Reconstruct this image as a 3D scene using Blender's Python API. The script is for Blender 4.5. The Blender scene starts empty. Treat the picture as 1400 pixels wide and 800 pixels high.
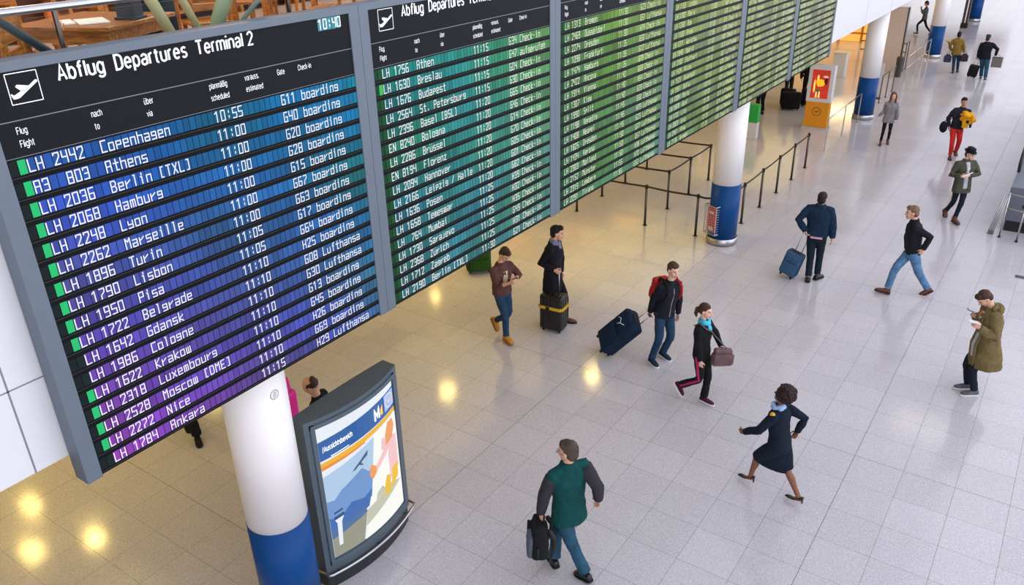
import bpy, bmesh, math, random
from mathutils import Vector, Matrix, Euler, noise
random.seed(7)
PI = math.pi
V = Vector
SC = bpy.context.scene
COL = bpy.data.collections.new('built')       # joined to the scene at the end, so modifiers evaluate quickly
TMP = SC

# ------------------------------------------------------------------ materials
def lin(c):
    return tuple(((x/255)/12.92 if x/255 <= .04045 else ((x/255+.055)/1.055)**2.4) for x in c)
MATS = {}
def mat(name, rgb, rough=.6, metal=0, spec=.5, bump=0, bscale=60, var=0, vscale=6, sheen=0, emit=0, trans=0, alpha=1, coat=0, weave=False):
    if name in MATS: return MATS[name]
    m = bpy.data.materials.new(name); m.use_nodes = True
    nt = m.node_tree; b = nt.nodes['Principled BSDF']
    c = lin(rgb)+(1,)
    b.inputs['Base Color'].default_value = c
    b.inputs['Roughness'].default_value = rough
    b.inputs['Metallic'].default_value = metal
    b.inputs['Specular IOR Level'].default_value = spec
    if sheen: b.inputs['Sheen Weight'].default_value = sheen; b.inputs['Sheen Roughness'].default_value = .5
    if coat: b.inputs['Coat Weight'].default_value = coat
    if trans: b.inputs['Transmission Weight'].default_value = trans; b.inputs['IOR'].default_value = 1.1
    if emit:
        b.inputs['Emission Color'].default_value = c; b.inputs['Emission Strength'].default_value = emit
    tc = nt.nodes.new('ShaderNodeTexCoord')
    if bump:
        n = nt.nodes.new('ShaderNodeTexNoise'); n.inputs['Scale'].default_value = bscale; n.inputs['Detail'].default_value = 4
        bp = nt.nodes.new('ShaderNodeBump'); bp.inputs['Strength'].default_value = bump; bp.inputs['Distance'].default_value = .01
        nt.links.new(tc.outputs['Object'], n.inputs['Vector']); nt.links.new(n.outputs['Fac'], bp.inputs['Height'])
        nt.links.new(bp.outputs['Normal'], b.inputs['Normal'])
    if var:
        n = nt.nodes.new('ShaderNodeTexNoise'); n.inputs['Scale'].default_value = vscale; n.inputs['Detail'].default_value = 5
        mx = nt.nodes.new('ShaderNodeMix'); mx.data_type = 'RGBA'
        mx.inputs['A'].default_value = tuple(max(0, x*(1-var)) for x in c[:3])+(1,)
        mx.inputs['B'].default_value = tuple(min(1, x*(1+var)) for x in c[:3])+(1,)
        mr = nt.nodes.new('ShaderNodeMapRange'); mr.inputs['From Min'].default_value = .3; mr.inputs['From Max'].default_value = .7
        nt.links.new(tc.outputs['Object'], n.inputs['Vector']); nt.links.new(n.outputs['Fac'], mr.inputs['Value'])
        nt.links.new(mr.outputs['Result'], mx.inputs['Factor']); nt.links.new(mx.outputs['Result'], b.inputs['Base Color'])
    MATS[name] = m
    return m
def cloth(name, rgb, bump=.5, bscale=22, var=.22, rough=.9):
    return mat(name, rgb, rough, 0, .25, bump, bscale, var, 9, sheen=.0)
def attr_mat(name, attr, rough=.5, emit=0, spec=.5, bump=0):
    if name in MATS: return MATS[name]
    m = bpy.data.materials.new(name); m.use_nodes = True
    nt = m.node_tree; b = nt.nodes['Principled BSDF']
    a = nt.nodes.new('ShaderNodeAttribute'); a.attribute_name = attr
    nt.links.new(a.outputs['Color'], b.inputs['Base Color'])
    b.inputs['Roughness'].default_value = rough; b.inputs['Specular IOR Level'].default_value = spec
    if emit:       # self-lit display: little body colour of its own
        nt.links.new(a.outputs['Color'], b.inputs['Emission Color']); b.inputs['Emission Strength'].default_value = emit
        sc = nt.nodes.new('ShaderNodeVectorMath'); sc.operation = 'SCALE'; sc.inputs['Scale'].default_value = .22
        nt.links.new(a.outputs['Color'], sc.inputs[0]); nt.links.new(sc.outputs[0], b.inputs['Base Color'])
    MATS[name] = m
    return m

# ------------------------------------------------------------------ object helpers
def tag(o, label=None, cat=None, group=None, kind=None):
    if label: o['label'] = label
    if cat: o['category'] = cat
    if group: o['group'] = group
    if kind: o['kind'] = kind
    return o
def link_mesh(name, me, m, parent=None):
    o = bpy.data.objects.new(name, me)
    if m is not None:
        if isinstance(m, (list, tuple)):
            for k in m: me.materials.append(k)
        else: me.materials.append(m)
    COL.objects.link(o)
    if parent is not None:
        o.parent = parent
    return o
def obj(name, bm, m, parent=None, smooth=False, world=False):
    bmesh.ops.recalc_face_normals(bm, faces=bm.faces)
    me = bpy.data.meshes.new(name); bm.to_mesh(me); bm.free()
    if smooth:
        for p in me.polygons: p.use_smooth = True
    o = link_mesh(name, me, m, parent)
    if world and parent is not None: to_local(o, parent)
    return o
def to_local(o, parent):
    """vertices given in world space, parent stands somewhere else: keep the world place"""
    o.data.transform(world_of(parent).inverted())
def world_of(o):
    m = Matrix.LocRotScale(o.location, o.rotation_euler, o.scale)
    return world_of(o.parent) @ m if o.parent else m
def thing(name, label, cat, loc=(0, 0, 0), rz=0, group=None):
    o = bpy.data.objects.new(name, None); COL.objects.link(o)
    o.location = loc; o.rotation_euler = (0, 0, rz); o.empty_display_size = .2
    return tag(o, label, cat, group)
def dup(root, loc, rz=0, label=None, group=None):
    r = root.copy(); COL.objects.link(r); r.location = loc; r.rotation_euler = (0, 0, rz)
    if label: r['label'] = label
    if group: r['group'] = group
    def rec(a, b):
        for ch in list(a.children):
            c = ch.copy(); COL.objects.link(c); c.parent = b; rec(ch, c)
    rec(root, r)
    return r
def bx(bm, a, b, M=None):
    """box between corners a and b"""
    xs, ys, zs = zip(a, b)
    vs = [bm.verts.new((x, y, z)) for x in xs for y in ys for z in zs]
    for f in ((0, 1, 3, 2), (4, 6, 7, 5), (0, 4, 5, 1), (2, 3, 7, 6), (0, 2, 6, 4), (1, 5, 7, 3)):
        bm.faces.new([vs[i] for i in f])
    if M is not None:
        for v in vs: v.co = M @ v.co
    return vs
def rbox(bm, size, c=(0, 0, 0), r=.03, seg=3, M=None):
    t = bmesh.new(); bmesh.ops.create_cube(t, size=1)
    for v in t.verts: v.co = V((v.co.x*size[0], v.co.y*size[1], v.co.z*size[2]))
    bmesh.ops.bevel(t, geom=list(t.edges), offset=r, segments=seg, profile=.5, affect='EDGES')
    for v in t.verts:
        v.co = v.co+V(c)
        if M is not None: v.co = M @ v.co
    add_bm(bm, t)
def add_bm(bm, t):
    mp = {v: bm.verts.new(v.co) for v in t.verts}
    for f in t.faces: bm.faces.new([mp[v] for v in f.verts])
    t.free()
def frame_from(d, hint=V((0, 0, 1))):
    d = d.normalized()
    x = hint.cross(d)
    if x.length < 1e-4: x = V((1, 0, 0)).cross(d)
    x.normalize(); y = d.cross(x).normalized()
    return x, y
def loft(bm, rings, seg=16, cap=True):
    """rings: (centre, xaxis, yaxis, rx, ry[, power])"""
    prev = None; first = None
    for R in rings:
        c, x, y, rx, ry = R[:5]; pw = R[5] if len(R) > 5 else 2
        vs = []
        for i in range(seg):
            a = 2*PI*i/seg; ca, sa = math.cos(a), math.sin(a)
            e = 2/pw
            vs.append(bm.verts.new(V(c)+x*(rx*math.copysign(abs(ca)**e, ca))+y*(ry*math.copysign(abs(sa)**e, sa))))
        if prev:
            for i in range(seg):
                bm.faces.new((prev[i], prev[(i+1) % seg], vs[(i+1) % seg], vs[i]))
        else: first = vs
        prev = vs
    if cap:
        bm.faces.new(list(reversed(first))); bm.faces.new(prev)
def tube(bm, pts, rads, seg=12, hint=V((0, 0, 1)), flat=1.0, cap=True):
    pts = [V(p) for p in pts]
    if not hasattr(rads, '__len__'): rads = [rads]*len(pts)
    rings = []; x = None
    for i, p in enumerate(pts):
        if i == 0: d = pts[1]-p
        elif i == len(pts)-1: d = p-pts[i-1]
        else: d = (pts[i+1]-p).normalized()+(p-pts[i-1]).normalized()
        d = d.normalized() if d.length > 1e-6 else V((0, 0, 1))
        if x is None: x, y = frame_from(d, hint)
        else:
            x = (x-d*x.dot(d)); x = x.normalized() if x.length > 1e-5 else frame_from(d, hint)[0]
            y = d.cross(x)
        rings.append((p, x, y, rads[i], rads[i]*flat))
    loft(bm, rings, seg, cap)
def capsule(bm, a, b, ra, rb, seg=14, n=3):
    a, b = V(a), V(b); d = (b-a).normalized()
    pts = []; rr = []
    for i in range(n):
        t = (i+.35)/n*PI/2; pts.append(a-d*ra*math.cos(t)); rr.append(ra*math.sin(t))
    pts += [a, b]; rr += [ra, rb]
    for i in range(n):
        t = (n-i-.65)/n*PI/2; pts.append(b+d*rb*math.cos(t)); rr.append(rb*math.sin(t))
    tube(bm, pts, rr, seg)
def ell(bm, c, r, M=None, seg=20, rings=12):
    t = bmesh.new(); bmesh.ops.create_uvsphere(t, u_segments=seg, v_segments=rings, radius=1)
    for v in t.verts:
        v.co = V((v.co.x*r[0]+c[0], v.co.y*r[1]+c[1], v.co.z*r[2]+c[2]))
        if M is not None: v.co = M @ v.co
    add_bm(bm, t)
def cyl(bm, a, b, r, r2=None, seg=20):
    tube(bm, [a, b], [r, r if r2 is None else r2], seg)
def lathe(bm, prof, c=(0, 0, 0), seg=40, cap=True):
    c = V(c)
    loft(bm, [(c+V((0, 0, z)), V((1, 0, 0)), V((0, 1, 0)), r, r) for r, z in prof], seg, cap)
def fuse(name, bm, m, parent, voxel=.008, smooth=3, disp=0, dscale=.1, seed=0, attr=None):
    """one continuous skin over the overlapping solids in bm"""
    me = bpy.data.meshes.new('raw'); bmesh.ops.recalc_face_normals(bm, faces=bm.faces); bm.to_mesh(me); bm.free()
    o = bpy.data.objects.new('raw', me); TMP.collection.objects.link(o)
    r = o.modifiers.new('r', 'REMESH'); r.mode = 'VOXEL'; r.voxel_size = voxel; r.use_smooth_shade = True
    if disp:
        tx = bpy.data.textures.new('w', 'CLOUDS'); tx.noise_scale = dscale; tx.noise_depth = 2
        d = o.modifiers.new('d', 'DISPLACE'); d.texture = tx; d.strength = disp; d.mid_level = .5; d.texture_coords = 'LOCAL'
    if smooth:
        s = o.modifiers.new('s', 'SMOOTH'); s.factor = .5; s.iterations = smooth
    dg = bpy.context.evaluated_depsgraph_get(); dg.update()
    e = o.evaluated_get(dg)
    out = bpy.data.meshes.new_from_object(e, depsgraph=dg)
    out.name = name
    bpy.data.objects.remove(o); bpy.data.meshes.remove(me)
    for p in out.polygons: p.use_smooth = True
    if attr:
        ca = out.color_attributes.new('skin', 'FLOAT_COLOR', 'POINT')
        for i, v in enumerate(out.vertices):
            c = attr(v.co); ca.data[i].color = (c[0], c[1], c[2], 1)
    if parent is not None: out.transform(world_of(parent).inverted())
    out.materials.clear()
    res = bpy.data.objects.new(name, out)
    for k in (m if isinstance(m, (list, tuple)) else [m]): out.materials.append(k)
    COL.objects.link(res)
    if parent is not None: res.parent = parent
    return res

# ------------------------------------------------------------------ writing
def _A(cx, cy, rx, ry, a0, a1, n=9):
    return [(cx+rx*math.cos(math.radians(a0+(a1-a0)*i/n)), cy+ry*math.sin(math.radians(a0+(a1-a0)*i/n))) for i in range(n+1)]
_bowl = _A(2, 3.6, 2, 3.6, 0, 360, 20)
HV = {   # narrow grotesque drawn with round strokes, cap height 10
'A': [[(0, 0), (2.4, 10), (4.8, 0)], [(.9, 3.2), (3.9, 3.2)]], 'D': [[(0, 0), (0, 10), (1.6, 10)]+_A(1.7, 7, 2.8, 3, 90, 0)+_A(1.7, 3, 2.8, 3, 0, -90)+[(0, 0)]],
'T': [[(0, 10), (5, 10)], [(2.5, 10), (2.5, 0)]], 'F': [[(0, 0), (0, 10), (4, 10)], [(0, 5.3), (3.6, 5.3)]],
'G': [_A(2.5, 7.2, 2.4, 2.8, 20, 180)+_A(2.5, 2.8, 2.4, 2.8, 180, 340)+[(4.9, 4.8), (2.8, 4.8)]], 'C': [_A(2.4, 7.2, 2.4, 2.8, 15, 180)+_A(2.4, 2.8, 2.4, 2.8, 180, 345)],
'M': [[(0, 0), (0, 10), (3.2, 3), (6.4, 10), (6.4, 0)]], '2': [_A(2.2, 7.4, 2.1, 2.6, 170, -25)+[(.1, 0), (4.4, 0)]],
'b': [[(0, 10), (0, 0)], _bowl], 'd': [[(4, 10), (4, 0)], _bowl], 'p': [[(0, 7.2), (0, -2.8)], _bowl], 'g': [_bowl, [(4, 7.2), (4, -.6)]+_A(2, -.8, 2, 1.9, 0, -160)],
'a': [_A(1.9, 5.3, 1.8, 1.9, 165, 0)+[(3.7, 0)], [(3.7, 4.2), (1.7, 3.8)]+_A(1.6, 1.9, 1.6, 1.9, 95, 275)+[(2.8, .4), (3.7, 1.8)]], 'e': [[(.1, 3.8), (3.95, 3.8)]+_A(2, 3.6, 2, 3.6, 5, 318, 16)],
'o': [_bowl], 'c': [_A(2, 3.6, 2, 3.6, 42, 318, 16)], 'u': [[(0, 7.2)]+_A(1.9, 2, 1.9, 2, 180, 350)+[(3.8, 2.2)], [(3.8, 7.2), (3.8, 0)]],
'n': [[(0, 0), (0, 7.2)], _A(1.9, 5.2, 1.9, 2, 180, 0)+[(3.8, 0)]], 'h': [[(0, 0), (0, 10)], _A(1.9, 5.2, 1.9, 2, 180, 0)+[(3.8, 0)]],
'm': [[(0, 0), (0, 7.2)], _A(1.6, 5.5, 1.6, 1.7, 180, 0)+[(3.2, 0)], _A(4.8, 5.5, 1.6, 1.7, 180, 0)+[(6.4, 0)]], 'r': [[(0, 0), (0, 7.2)], _A(1.8, 5.2, 1.8, 2, 180, 80)],
's': [_A(1.8, 5.45, 1.65, 1.75, 30, 265)+_A(1.8, 1.85, 1.75, 1.85, 80, -150)], 't': [[(1, 9.2)]+_A(2.1, 1.3, 1.1, 1.3, 180, 285), [(-.3, 7.1), (2.5, 7.1)]],
'f': [_A(2.3, 8.5, 1.3, 1.5, 70, 180)+[(1, 0)], [(-.3, 7.1), (2.5, 7.1)]], 'i': [[(0, 0), (0, 7.2)], [(0, 8.9), (0, 10.2)]], 'l': [[(0, 0), (0, 10)]], 'v': [[(0, 7.2), (1.9, 0), (3.8, 7.2)]],
'k': [[(0, 0), (0, 10)], [(3.6, 7.2), (0, 3)], [(1.2, 4.3), (3.9, 0)]], u'\u00df': [[(0, 0)]+_A(1.8, 8, 1.8, 2.1, 180, 0)+[(3.3, 6.5), (1.8, 5.7)]+_A(1.9, 2.9, 2, 2.9, 70, -110)],
'-': [[(0, 3.8), (2.4, 3.8)]], '.': [[(0, 0), (0, 1.1)]], '/': [[(0, -1), (2.6, 10)]], ' ': []}
HV[u'\u00fc'] = HV['u']+[[(.8, 8.9), (.8, 10.1)], [(3, 8.9), (3, 10.1)]]; HV[u'\u00e4'] = HV['a']+[[(.8, 8.9), (.8, 10.1)], [(3, 8.9), (3, 10.1)]]
def text_bm(s, size=1, xs=1, bold=0, weight=1.2, slant=0):
    """size = cap height"""
    bm = bmesh.new(); x = 0; k = size/10
    for ch in s:
        st = HV[ch]; w = max([p[0] for q in st for p in q], default=1.2)
        for q in st:
            L_ = []; n = len(q); closed = n > 3 and abs(q[0][0]-q[-1][0])+abs(q[0][1]-q[-1][1]) < .01
            for i, p in enumerate(q):
                a = q[i-1] if i > 0 else (q[-2] if closed else None); b = q[i+1] if i < n-1 else (q[1] if closed else None)
                d = V((0, 0))
                if a is not None: d += (V(p)-V(a)).normalized()
                if b is not None: d += (V(b)-V(p)).normalized()
                if d.length < 1e-4: d = V((1, 0))
                l0 = d.length; d.normalize(); nn = V((-d.y, d.x))
                mi = min(1.7, 1/max(.3, (l0/2 if (a is not None and b is not None) else 1)))
                L_.append((V(p)+nn*weight/2*mi, V(p)-nn*weight/2*mi))
            vs = [[bm.verts.new(((x+c.x+c.y*slant)*k*xs, c.y*k, 0)) for c in pr] for pr in L_]
            for a, b in zip(vs, vs[1:]):
                bm.faces.new((a[0], a[1], b[1], b[0]))
        x += w+(2.05 if ch != ' ' else 2.0)
    return bm
GL = {
'A': '00064640 0343', 'B': '00063645443303 33424130 3000', 'C': '46060040', 'D': '00063645413000', 'E': '46060040 0333', 'F': '000646 0333',
'G': '460600404323', 'H': '0006 4046 0343', 'I': '2026 1636 1030', 'J': '46403010', 'K': '0006 034603 0340', 'L': '060040', 'M': '0006244640', 'N': '00064046',
'O': '0006464000', 'P': '0006464303', 'R': '0006464303 2340', 'S': '460603434000', 'T': '0646 2026', 'U': '06004046', 'V': '062046', 'W': '0600234046',
'X': '0046 0640', 'Y': '062346 2320', 'Z': '06460040',
'0': '0006464000', '1': '052620', '2': '050646440040', '3': '05064640 0040 1343', '4': '060343 4640', '5': '460603434000', '6': '460600404303', '7': '0646441210',
'8': '0006464000 0343', '9': '430306464000',
'a': '044440000242', 'b': '0600404404', 'c': '44040040', 'd': '4640000444', 'e': '024244040040', 'f': '4626 2620 1434', 'g': '420204444000', 'h': '0600 044440',
'i': '142420 2526', 'j': '343000', 'k': '0600 4402 0240', 'l': '162620', 'm': '000444 2420 4440', 'n': '00044440', 'o': '0004444000', 'p': '0004444202',
'r': '0004 0244', 's': '440402424000', 't': '26203040 0444', 'u': '04004044', 'v': '042044', 'w': '04004044 2420', 'x': '0044 0440', 'y': '040242 444000', 'z': '04440040',
'(': '36161030', ')': '16363010', '/': '0046', ':': '2122 2425', '-': '1333', '.': '2021', u'\u00fc': '04004044 0606 4646', ' ': ''}
def glyph_quads(ch):
    out = []
    for pl in GL.get(ch, '').split():
        pts = [(int(pl[i]), int(pl[i+1])) for i in range(0, len(pl)-1, 2)]
        for a, b in zip(pts, pts[1:]): out.append((a, b))
    return out
DL_POWER = 22
UP_POWER = 85
OVERHEAD_POWER = 2800
WORLD = 0.84
EXPOSURE = 0.0
DL = [[-10.55, 12.25], [-8.04, 14.69], [-13.0, 4.9], [-13.65, 4.08], [-14.9, 4.7], [-15, 9], [-14, 16], [-13, 33]]
SOFT_POWER = 3.2
SIDE_POWER = 2900
ORANGE = [[-12.1, 24.4], [-13.0, 22.4], [-14.2, 20.6]]
SOFT = [[-10, 2, 4, 6], [-11, 12, 4, 6], [-10.5, 22, 4, 7], [-10.5, 34, 4, 8]]
CAMF = 1107.559
CAMR = [[0.8236796, 0.5666014, -0.0226889], [-0.2334188, 0.375247, 0.8970537], [0.5167858, -0.7335888, 0.4413387]]
# ------------------------------------------------------------------ setting
T = .6196
def floor_material():
    m = bpy.data.materials.new('polished granite tiles'); m.use_nodes = True
    nt = m.node_tree; N = nt.nodes.new; L = nt.links.new; b = nt.nodes['Principled BSDF']
    tc = N('ShaderNodeTexCoord'); sp = N('ShaderNodeSeparateXYZ'); L(tc.outputs['Object'], sp.inputs[0])
    def M(op, a, bb=None, c=None):
        n = N('ShaderNodeMath'); n.operation = op
        for k, x in enumerate((a, bb, c)):
            if x is None: continue
            if isinstance(x, (int, float)): n.inputs[k].default_value = x
            else: L(x, n.inputs[k])
        return n.outputs[0]
    def axis(out, off):
        u = M('DIVIDE', M('SUBTRACT', out, off), T)
        f = M('FRACT', u); d = M('MINIMUM', f, M('SUBTRACT', 1, f))
        return u, M('FLOOR', u), d
    ux, ix, dx = axis(sp.outputs[0], -1.343)
    uy, iy, dy = axis(sp.outputs[1], 9.958)
    # joints are 5 mm, the movement joints every eighth row are wider and darker
    def joint(d, i, k):
        mod = M('FLOORED_MODULO', M('ADD', M('ROUND', i), 0), k)
        w = M('MULTIPLY_ADD', M('LESS_THAN', mod, .5), .0045, .0058)
        mr = N('ShaderNodeMapRange'); mr.interpolation_type = 'SMOOTHSTEP'
        L(d, mr.inputs['Value']); mr.inputs['From Min'].default_value = 0; L(w, mr.inputs['From Max'])
        mr.inputs['To Min'].default_value = 1; mr.inputs['To Max'].default_value = 0
        return mr.outputs['Result']
    jx = joint(dx, M('ROUND', ux), 7); jy = joint(dy, M('ROUND', uy), 9)
    j = M('MAXIMUM', jx, jy)
    cb = N('ShaderNodeCombineXYZ'); L(ix, cb.inputs[0]); L(iy, cb.inputs[1])
    wn = N('ShaderNodeTexWhiteNoise'); wn.noise_dimensions = '3D'; L(cb.outputs[0], wn.inputs['Vector'])
    n1 = N('ShaderNodeTexNoise'); n1.inputs['Scale'].default_value = 55; n1.inputs['Detail'].default_value = 6; n1.inputs['Roughness'].default_value = .8
    L(tc.outputs['Object'], n1.inputs['Vector'])
    v1 = N('ShaderNodeTexVoronoi'); v1.inputs['Scale'].default_value = 95; L(tc.outputs['Object'], v1.inputs['Vector'])
    n2 = N('ShaderNodeTexNoise'); n2.inputs['Scale'].default_value = .5; L(tc.outputs['Object'], n2.inputs['Vector'])
    k = M('ADD', M('MULTIPLY', M('SUBTRACT', n1.outputs['Fac'], .5), 1.1), M('MULTIPLY', M('SUBTRACT', v1.outputs['Distance'], .35), .55))
    k = M('ADD', k, M('MULTIPLY', M('SUBTRACT', wn.outputs['Value'], .5), .09))
    k = M('ADD', k, M('MULTIPLY', M('SUBTRACT', n2.outputs['Fac'], .5), .12))
    k = M('ADD', k, 1.0)
    hs = N('ShaderNodeMix'); hs.data_type = 'RGBA'; hs.inputs['A'].default_value = lin((184, 180, 184))+(1,); hs.inputs['B'].default_value = lin((70, 68, 72))+(1,)
    L(j, hs.inputs['Factor'])
    mu = N('ShaderNodeVectorMath'); mu.operation = 'SCALE'; L(hs.outputs['Result'], mu.inputs[0]); L(k, mu.inputs['Scale'])
    L(mu.outputs[0], b.inputs['Base Color'])
    r = M('ADD', .115, M('MULTIPLY', j, .4)); r = M('ADD', r, M('MULTIPLY', wn.outputs['Value'], .03)); L(r, b.inputs['Roughness'])
    bp = N('ShaderNodeBump'); bp.inputs['Strength'].default_value = .4; bp.inputs['Distance'].default_value = .002; bp.invert = True
    L(j, bp.inputs['Height']); L(bp.outputs['Normal'], b.inputs['Normal'])
    b.inputs['Specular IOR Level'].default_value = .6
    return m
bm = bmesh.new(); bx(bm, (-17, -8, -.3), (14, 100, 0))
tag(obj('floor', bm, floor_material()), 'pale grey granite tile floor with thin dark joints', None, None, 'structure')

M_white = mat('white lacquered panel', (212, 212, 216), .4, var=.02)
M_soffit = mat('gallery soffit plaster', (226, 214, 190), .7)
M_seam = mat('dark panel seam', (120, 124, 132), .7)
FX = -5.26                                     # face of the gallery edge
GB, GT = 3.52, 5.42
# gallery: white edge panelling, soffit with downlights, upper floor
bm = bmesh.new(); bx(bm, (FX-.16, -8, GB), (FX, 75, GT+.02))
tag(obj('wall_gallery', bm, M_white), 'white panelled edge of the upper gallery', None, None, 'structure')
bm = bmesh.new()
for y in (1.76, 21.6+3.1, 21.6+6.3, 21.6+9.4, 21.6+12.5):
    bx(bm, (FX-.002, y-.006, GB), (FX+.0015, y+.006, GT))
bx(bm, (FX-.002, -8, 4.17), (FX+.0015, 2.2, 4.18)); bx(bm, (FX-.002, 20.6, 4.75), (FX+.0015, 75, 4.76))
tag(obj('trim_1', bm, M_seam), 'thin dark seams between the white gallery panels', None, None, 'structure')
bm = bmesh.new(); bx(bm, (-17, -8, GB+.02), (FX-.16, 75, GB+.12))
tag(obj('ceiling', bm, M_soffit), 'soffit under the upper gallery', None, None, 'structure')
M_upfloor = mat('pale stone gallery floor', (205, 186, 172), .25, var=.05, vscale=3)
bm = bmesh.new(); bx(bm, (-17, -8, GT-.3), (FX-.16, 75, GT))
tag(obj('trim_2', bm, M_upfloor), 'pale stone floor of the restaurant on the upper gallery', None, None, 'structure')
M_beige = mat('warm beige wall', (214, 190, 150), .6, var=.05)
bm = bmesh.new(); bx(bm, (-17.2, -8, 0), (-17, 100, GB+.1))
tag(obj('wall_left', bm, M_beige), 'beige wall at the back under the gallery', None, None, 'structure')
bm = bmesh.new(); bx(bm, (-17, -8.2, 0), (-5.4, -8, GB+.1))
tag(obj('wall_back', bm, M_beige), 'beige end wall under the gallery', None, None, 'structure')
# restaurant back wall upstairs, timber shelving front
def wood_mat(name, a, b_, scale=3, rough=.35):
    m = bpy.data.materials.new(name); m.use_nodes = True; nt = m.node_tree; N = nt.nodes.new; L = nt.links.new
    b = nt.nodes['Principled BSDF']; tc = N('ShaderNodeTexCoord'); mp = N('ShaderNodeMapping'); mp.inputs['Scale'].default_value = (scale, scale*8, scale*8)
    n = N('ShaderNodeTexNoise'); n.inputs['Scale'].default_value = 2; n.inputs['Detail'].default_value = 6; n.inputs['Distortion'].default_value = .6
    L(tc.outputs['Object'], mp.inputs[0]); L(mp.outputs[0], n.inputs['Vector'])
    mx = N('ShaderNodeMix'); mx.data_type = 'RGBA'; mx.inputs['A'].default_value = lin(a)+(1,); mx.inputs['B'].default_value = lin(b_)+(1,)
    mr = N('ShaderNodeMapRange'); mr.inputs['From Min'].default_value = .3; mr.inputs['From Max'].default_value = .7
    L(n.outputs['Fac'], mr.inputs['Value']); L(mr.outputs['Result'], mx.inputs['Factor']); L(mx.outputs['Result'], b.inputs['Base Color'])
    b.inputs['Roughness'].default_value = rough; MATS[name] = m
    return m
M_wood = wood_mat('orange brown beech', (196, 128, 50), (118, 64, 20))
M_wood2 = wood_mat('dark walnut', (110, 62, 30), (66, 34, 16))
M_steel = mat('brushed steel', (190, 190, 192), .28, 1)
M_dsteel = mat('dark steel', (92, 88, 86), .35, 1)
M_black = mat('matt black', (18, 18, 20), .5)

# columns ------------------------------------------------------------
M_colw = mat('white painted column', (242, 239, 240), .35)
M_colb = mat('blue column band', (4, 66, 128), .4, spec=.2)
def column(y, label, ztop=GB+.02):
    t = thing('column', label, 'column', (-5.72, y, 0), 0, None)
    bm = bmesh.new(); lathe(bm, [(.305, 1.36), (.305, ztop)], seg=64); obj('shaft', bm, M_colw, t, True)
    bm = bmesh.new(); lathe(bm, [(.31, .155), (.31, 1.37)], seg=64); obj('painted_band', bm, M_colb, t, True)
    bm = bmesh.new(); lathe(bm, [(.335, 0), (.335, .16)], seg=64); obj('base_ring', bm, M_steel, t, True)
    for ch in t.children:
        for p in ch.data.polygons: p.use_smooth = len(p.vertices) == 4
    return t
cn = column(3.86, 'nearest white round column with blue base, beside the lit advertising stand')
column(16.2, 'white column with blue base and wire rack, behind the corner of the belt barriers')
column(28.75, 'white column with blue base, behind the woman in the grey cardigan')
c4 = column(41.3, 'white column with blue base and green pictogram, at the walker reading a phone')
column(53.85, 'farthest white and blue column at the top edge', )
# small pictogram ring on the near column
bm = bmesh.new()
def on_col(r, ang, z): return V((math.cos(ang)*r, math.sin(ang)*r, z))
def ring_on_col(bm, a0, z0, R, w, n=28):
    pr = None
    for i in range(n+1):
        t = 2*PI*i/n
        o = on_col(.3065, a0+math.cos(t)*R/.305, z0+math.sin(t)*R); q = on_col(.3065, a0+math.cos(t)*(R-w)/.305, z0+math.sin(t)*(R-w))
        v = (bm.verts.new(o), bm.verts.new(q))
        if pr: bm.faces.new((pr[0], pr[1], v[1], v[0]))
        pr = v
M_gm = mat('grey pictogram', (150, 150, 156), .5)
ring_on_col(bm, .02, 2.93, .05, .009)
for k in range(3):
    vs = [bm.verts.new(on_col(.3067, .02+u/.305, 2.93+w)) for u, w in ((-.02+.014*k, -.03), (-.014+.014*k, -.03), (-.006+.014*k, .03), (-.012+.014*k, .03))]
    bm.faces.new(vs)
obj('pictogram', bm, M_gm, cn)
# green pictograms on the fourth column
bm = bmesh.new()
for a in (-.75, -1.6):
    for (u0, w0, u1, w1) in ((-.04, 3.0, .05, 3.05), (-.05, 2.9, -.02, 3.0), (.02, 2.9, .05, 3.0), (-.05, 2.87, .05, 2.9)):
        bm.faces.new([bm.verts.new(on_col(.307, a+u/.305, w)) for u, w in ((u0, w0), (u1, w0), (u1, w1), (u0, w1))])
obj('pictogram', bm, mat('green sign', (30, 110, 80), .5), c4)
# wire brochure rack on the second column, facing the hall
rk = thing('wire_rack', 'small wire rack with red cover hung on the blue column band', 'rack', (-5.72, 16.2, 0))
bm = bmesh.new()
ra = -1.95
def RK(u, d, z):
    c = V((math.cos(ra), math.sin(ra), 0)); s = V((-math.sin(ra), math.cos(ra), 0))
    return c*(.315+d)+s*u+V((0, 0, z))
for z in [.3+.055*i for i in range(12)]:
    tube(bm, [RK(-.15, 0, z), RK(-.15, .1, z), RK(.15, .1, z), RK(.15, 0, z)], .0035, 6)
for u in [-.15+.05*i for i in range(7)]:
    tube(bm, [RK(u, .1, .3), RK(u, .1, .905)], .0035, 6)
for z in (.28, .92): tube(bm, [RK(-.16, 0, z), RK(-.16, .105, z), RK(.16, .105, z), RK(.16, 0, z)], .009, 8)
for u in (-.16, .16): tube(bm, [RK(u, .105, .28), RK(u, .105, .92)], .009, 8)
obj('wire_basket', bm, M_steel, rk)
bm = bmesh.new()
vs = bx(bm, (-.105, .015, .33), (.105, .07, .86))
for v in vs: v.co = RK(v.co.x, v.co.y, v.co.z)
o = obj('cover', bm, mat('red rack cover', (190, 40, 52), .5), rk)
for (z0, z1) in ((.36, .44), (.74, .79)):
    bm = bmesh.new(); vs = bx(bm, (-.06, .068, z0), (.06, .0725, z1))
    for v in vs: v.co = RK(v.co.x, v.co.y, v.co.z)
    obj('sticker', bm, M_white, o)

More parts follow.
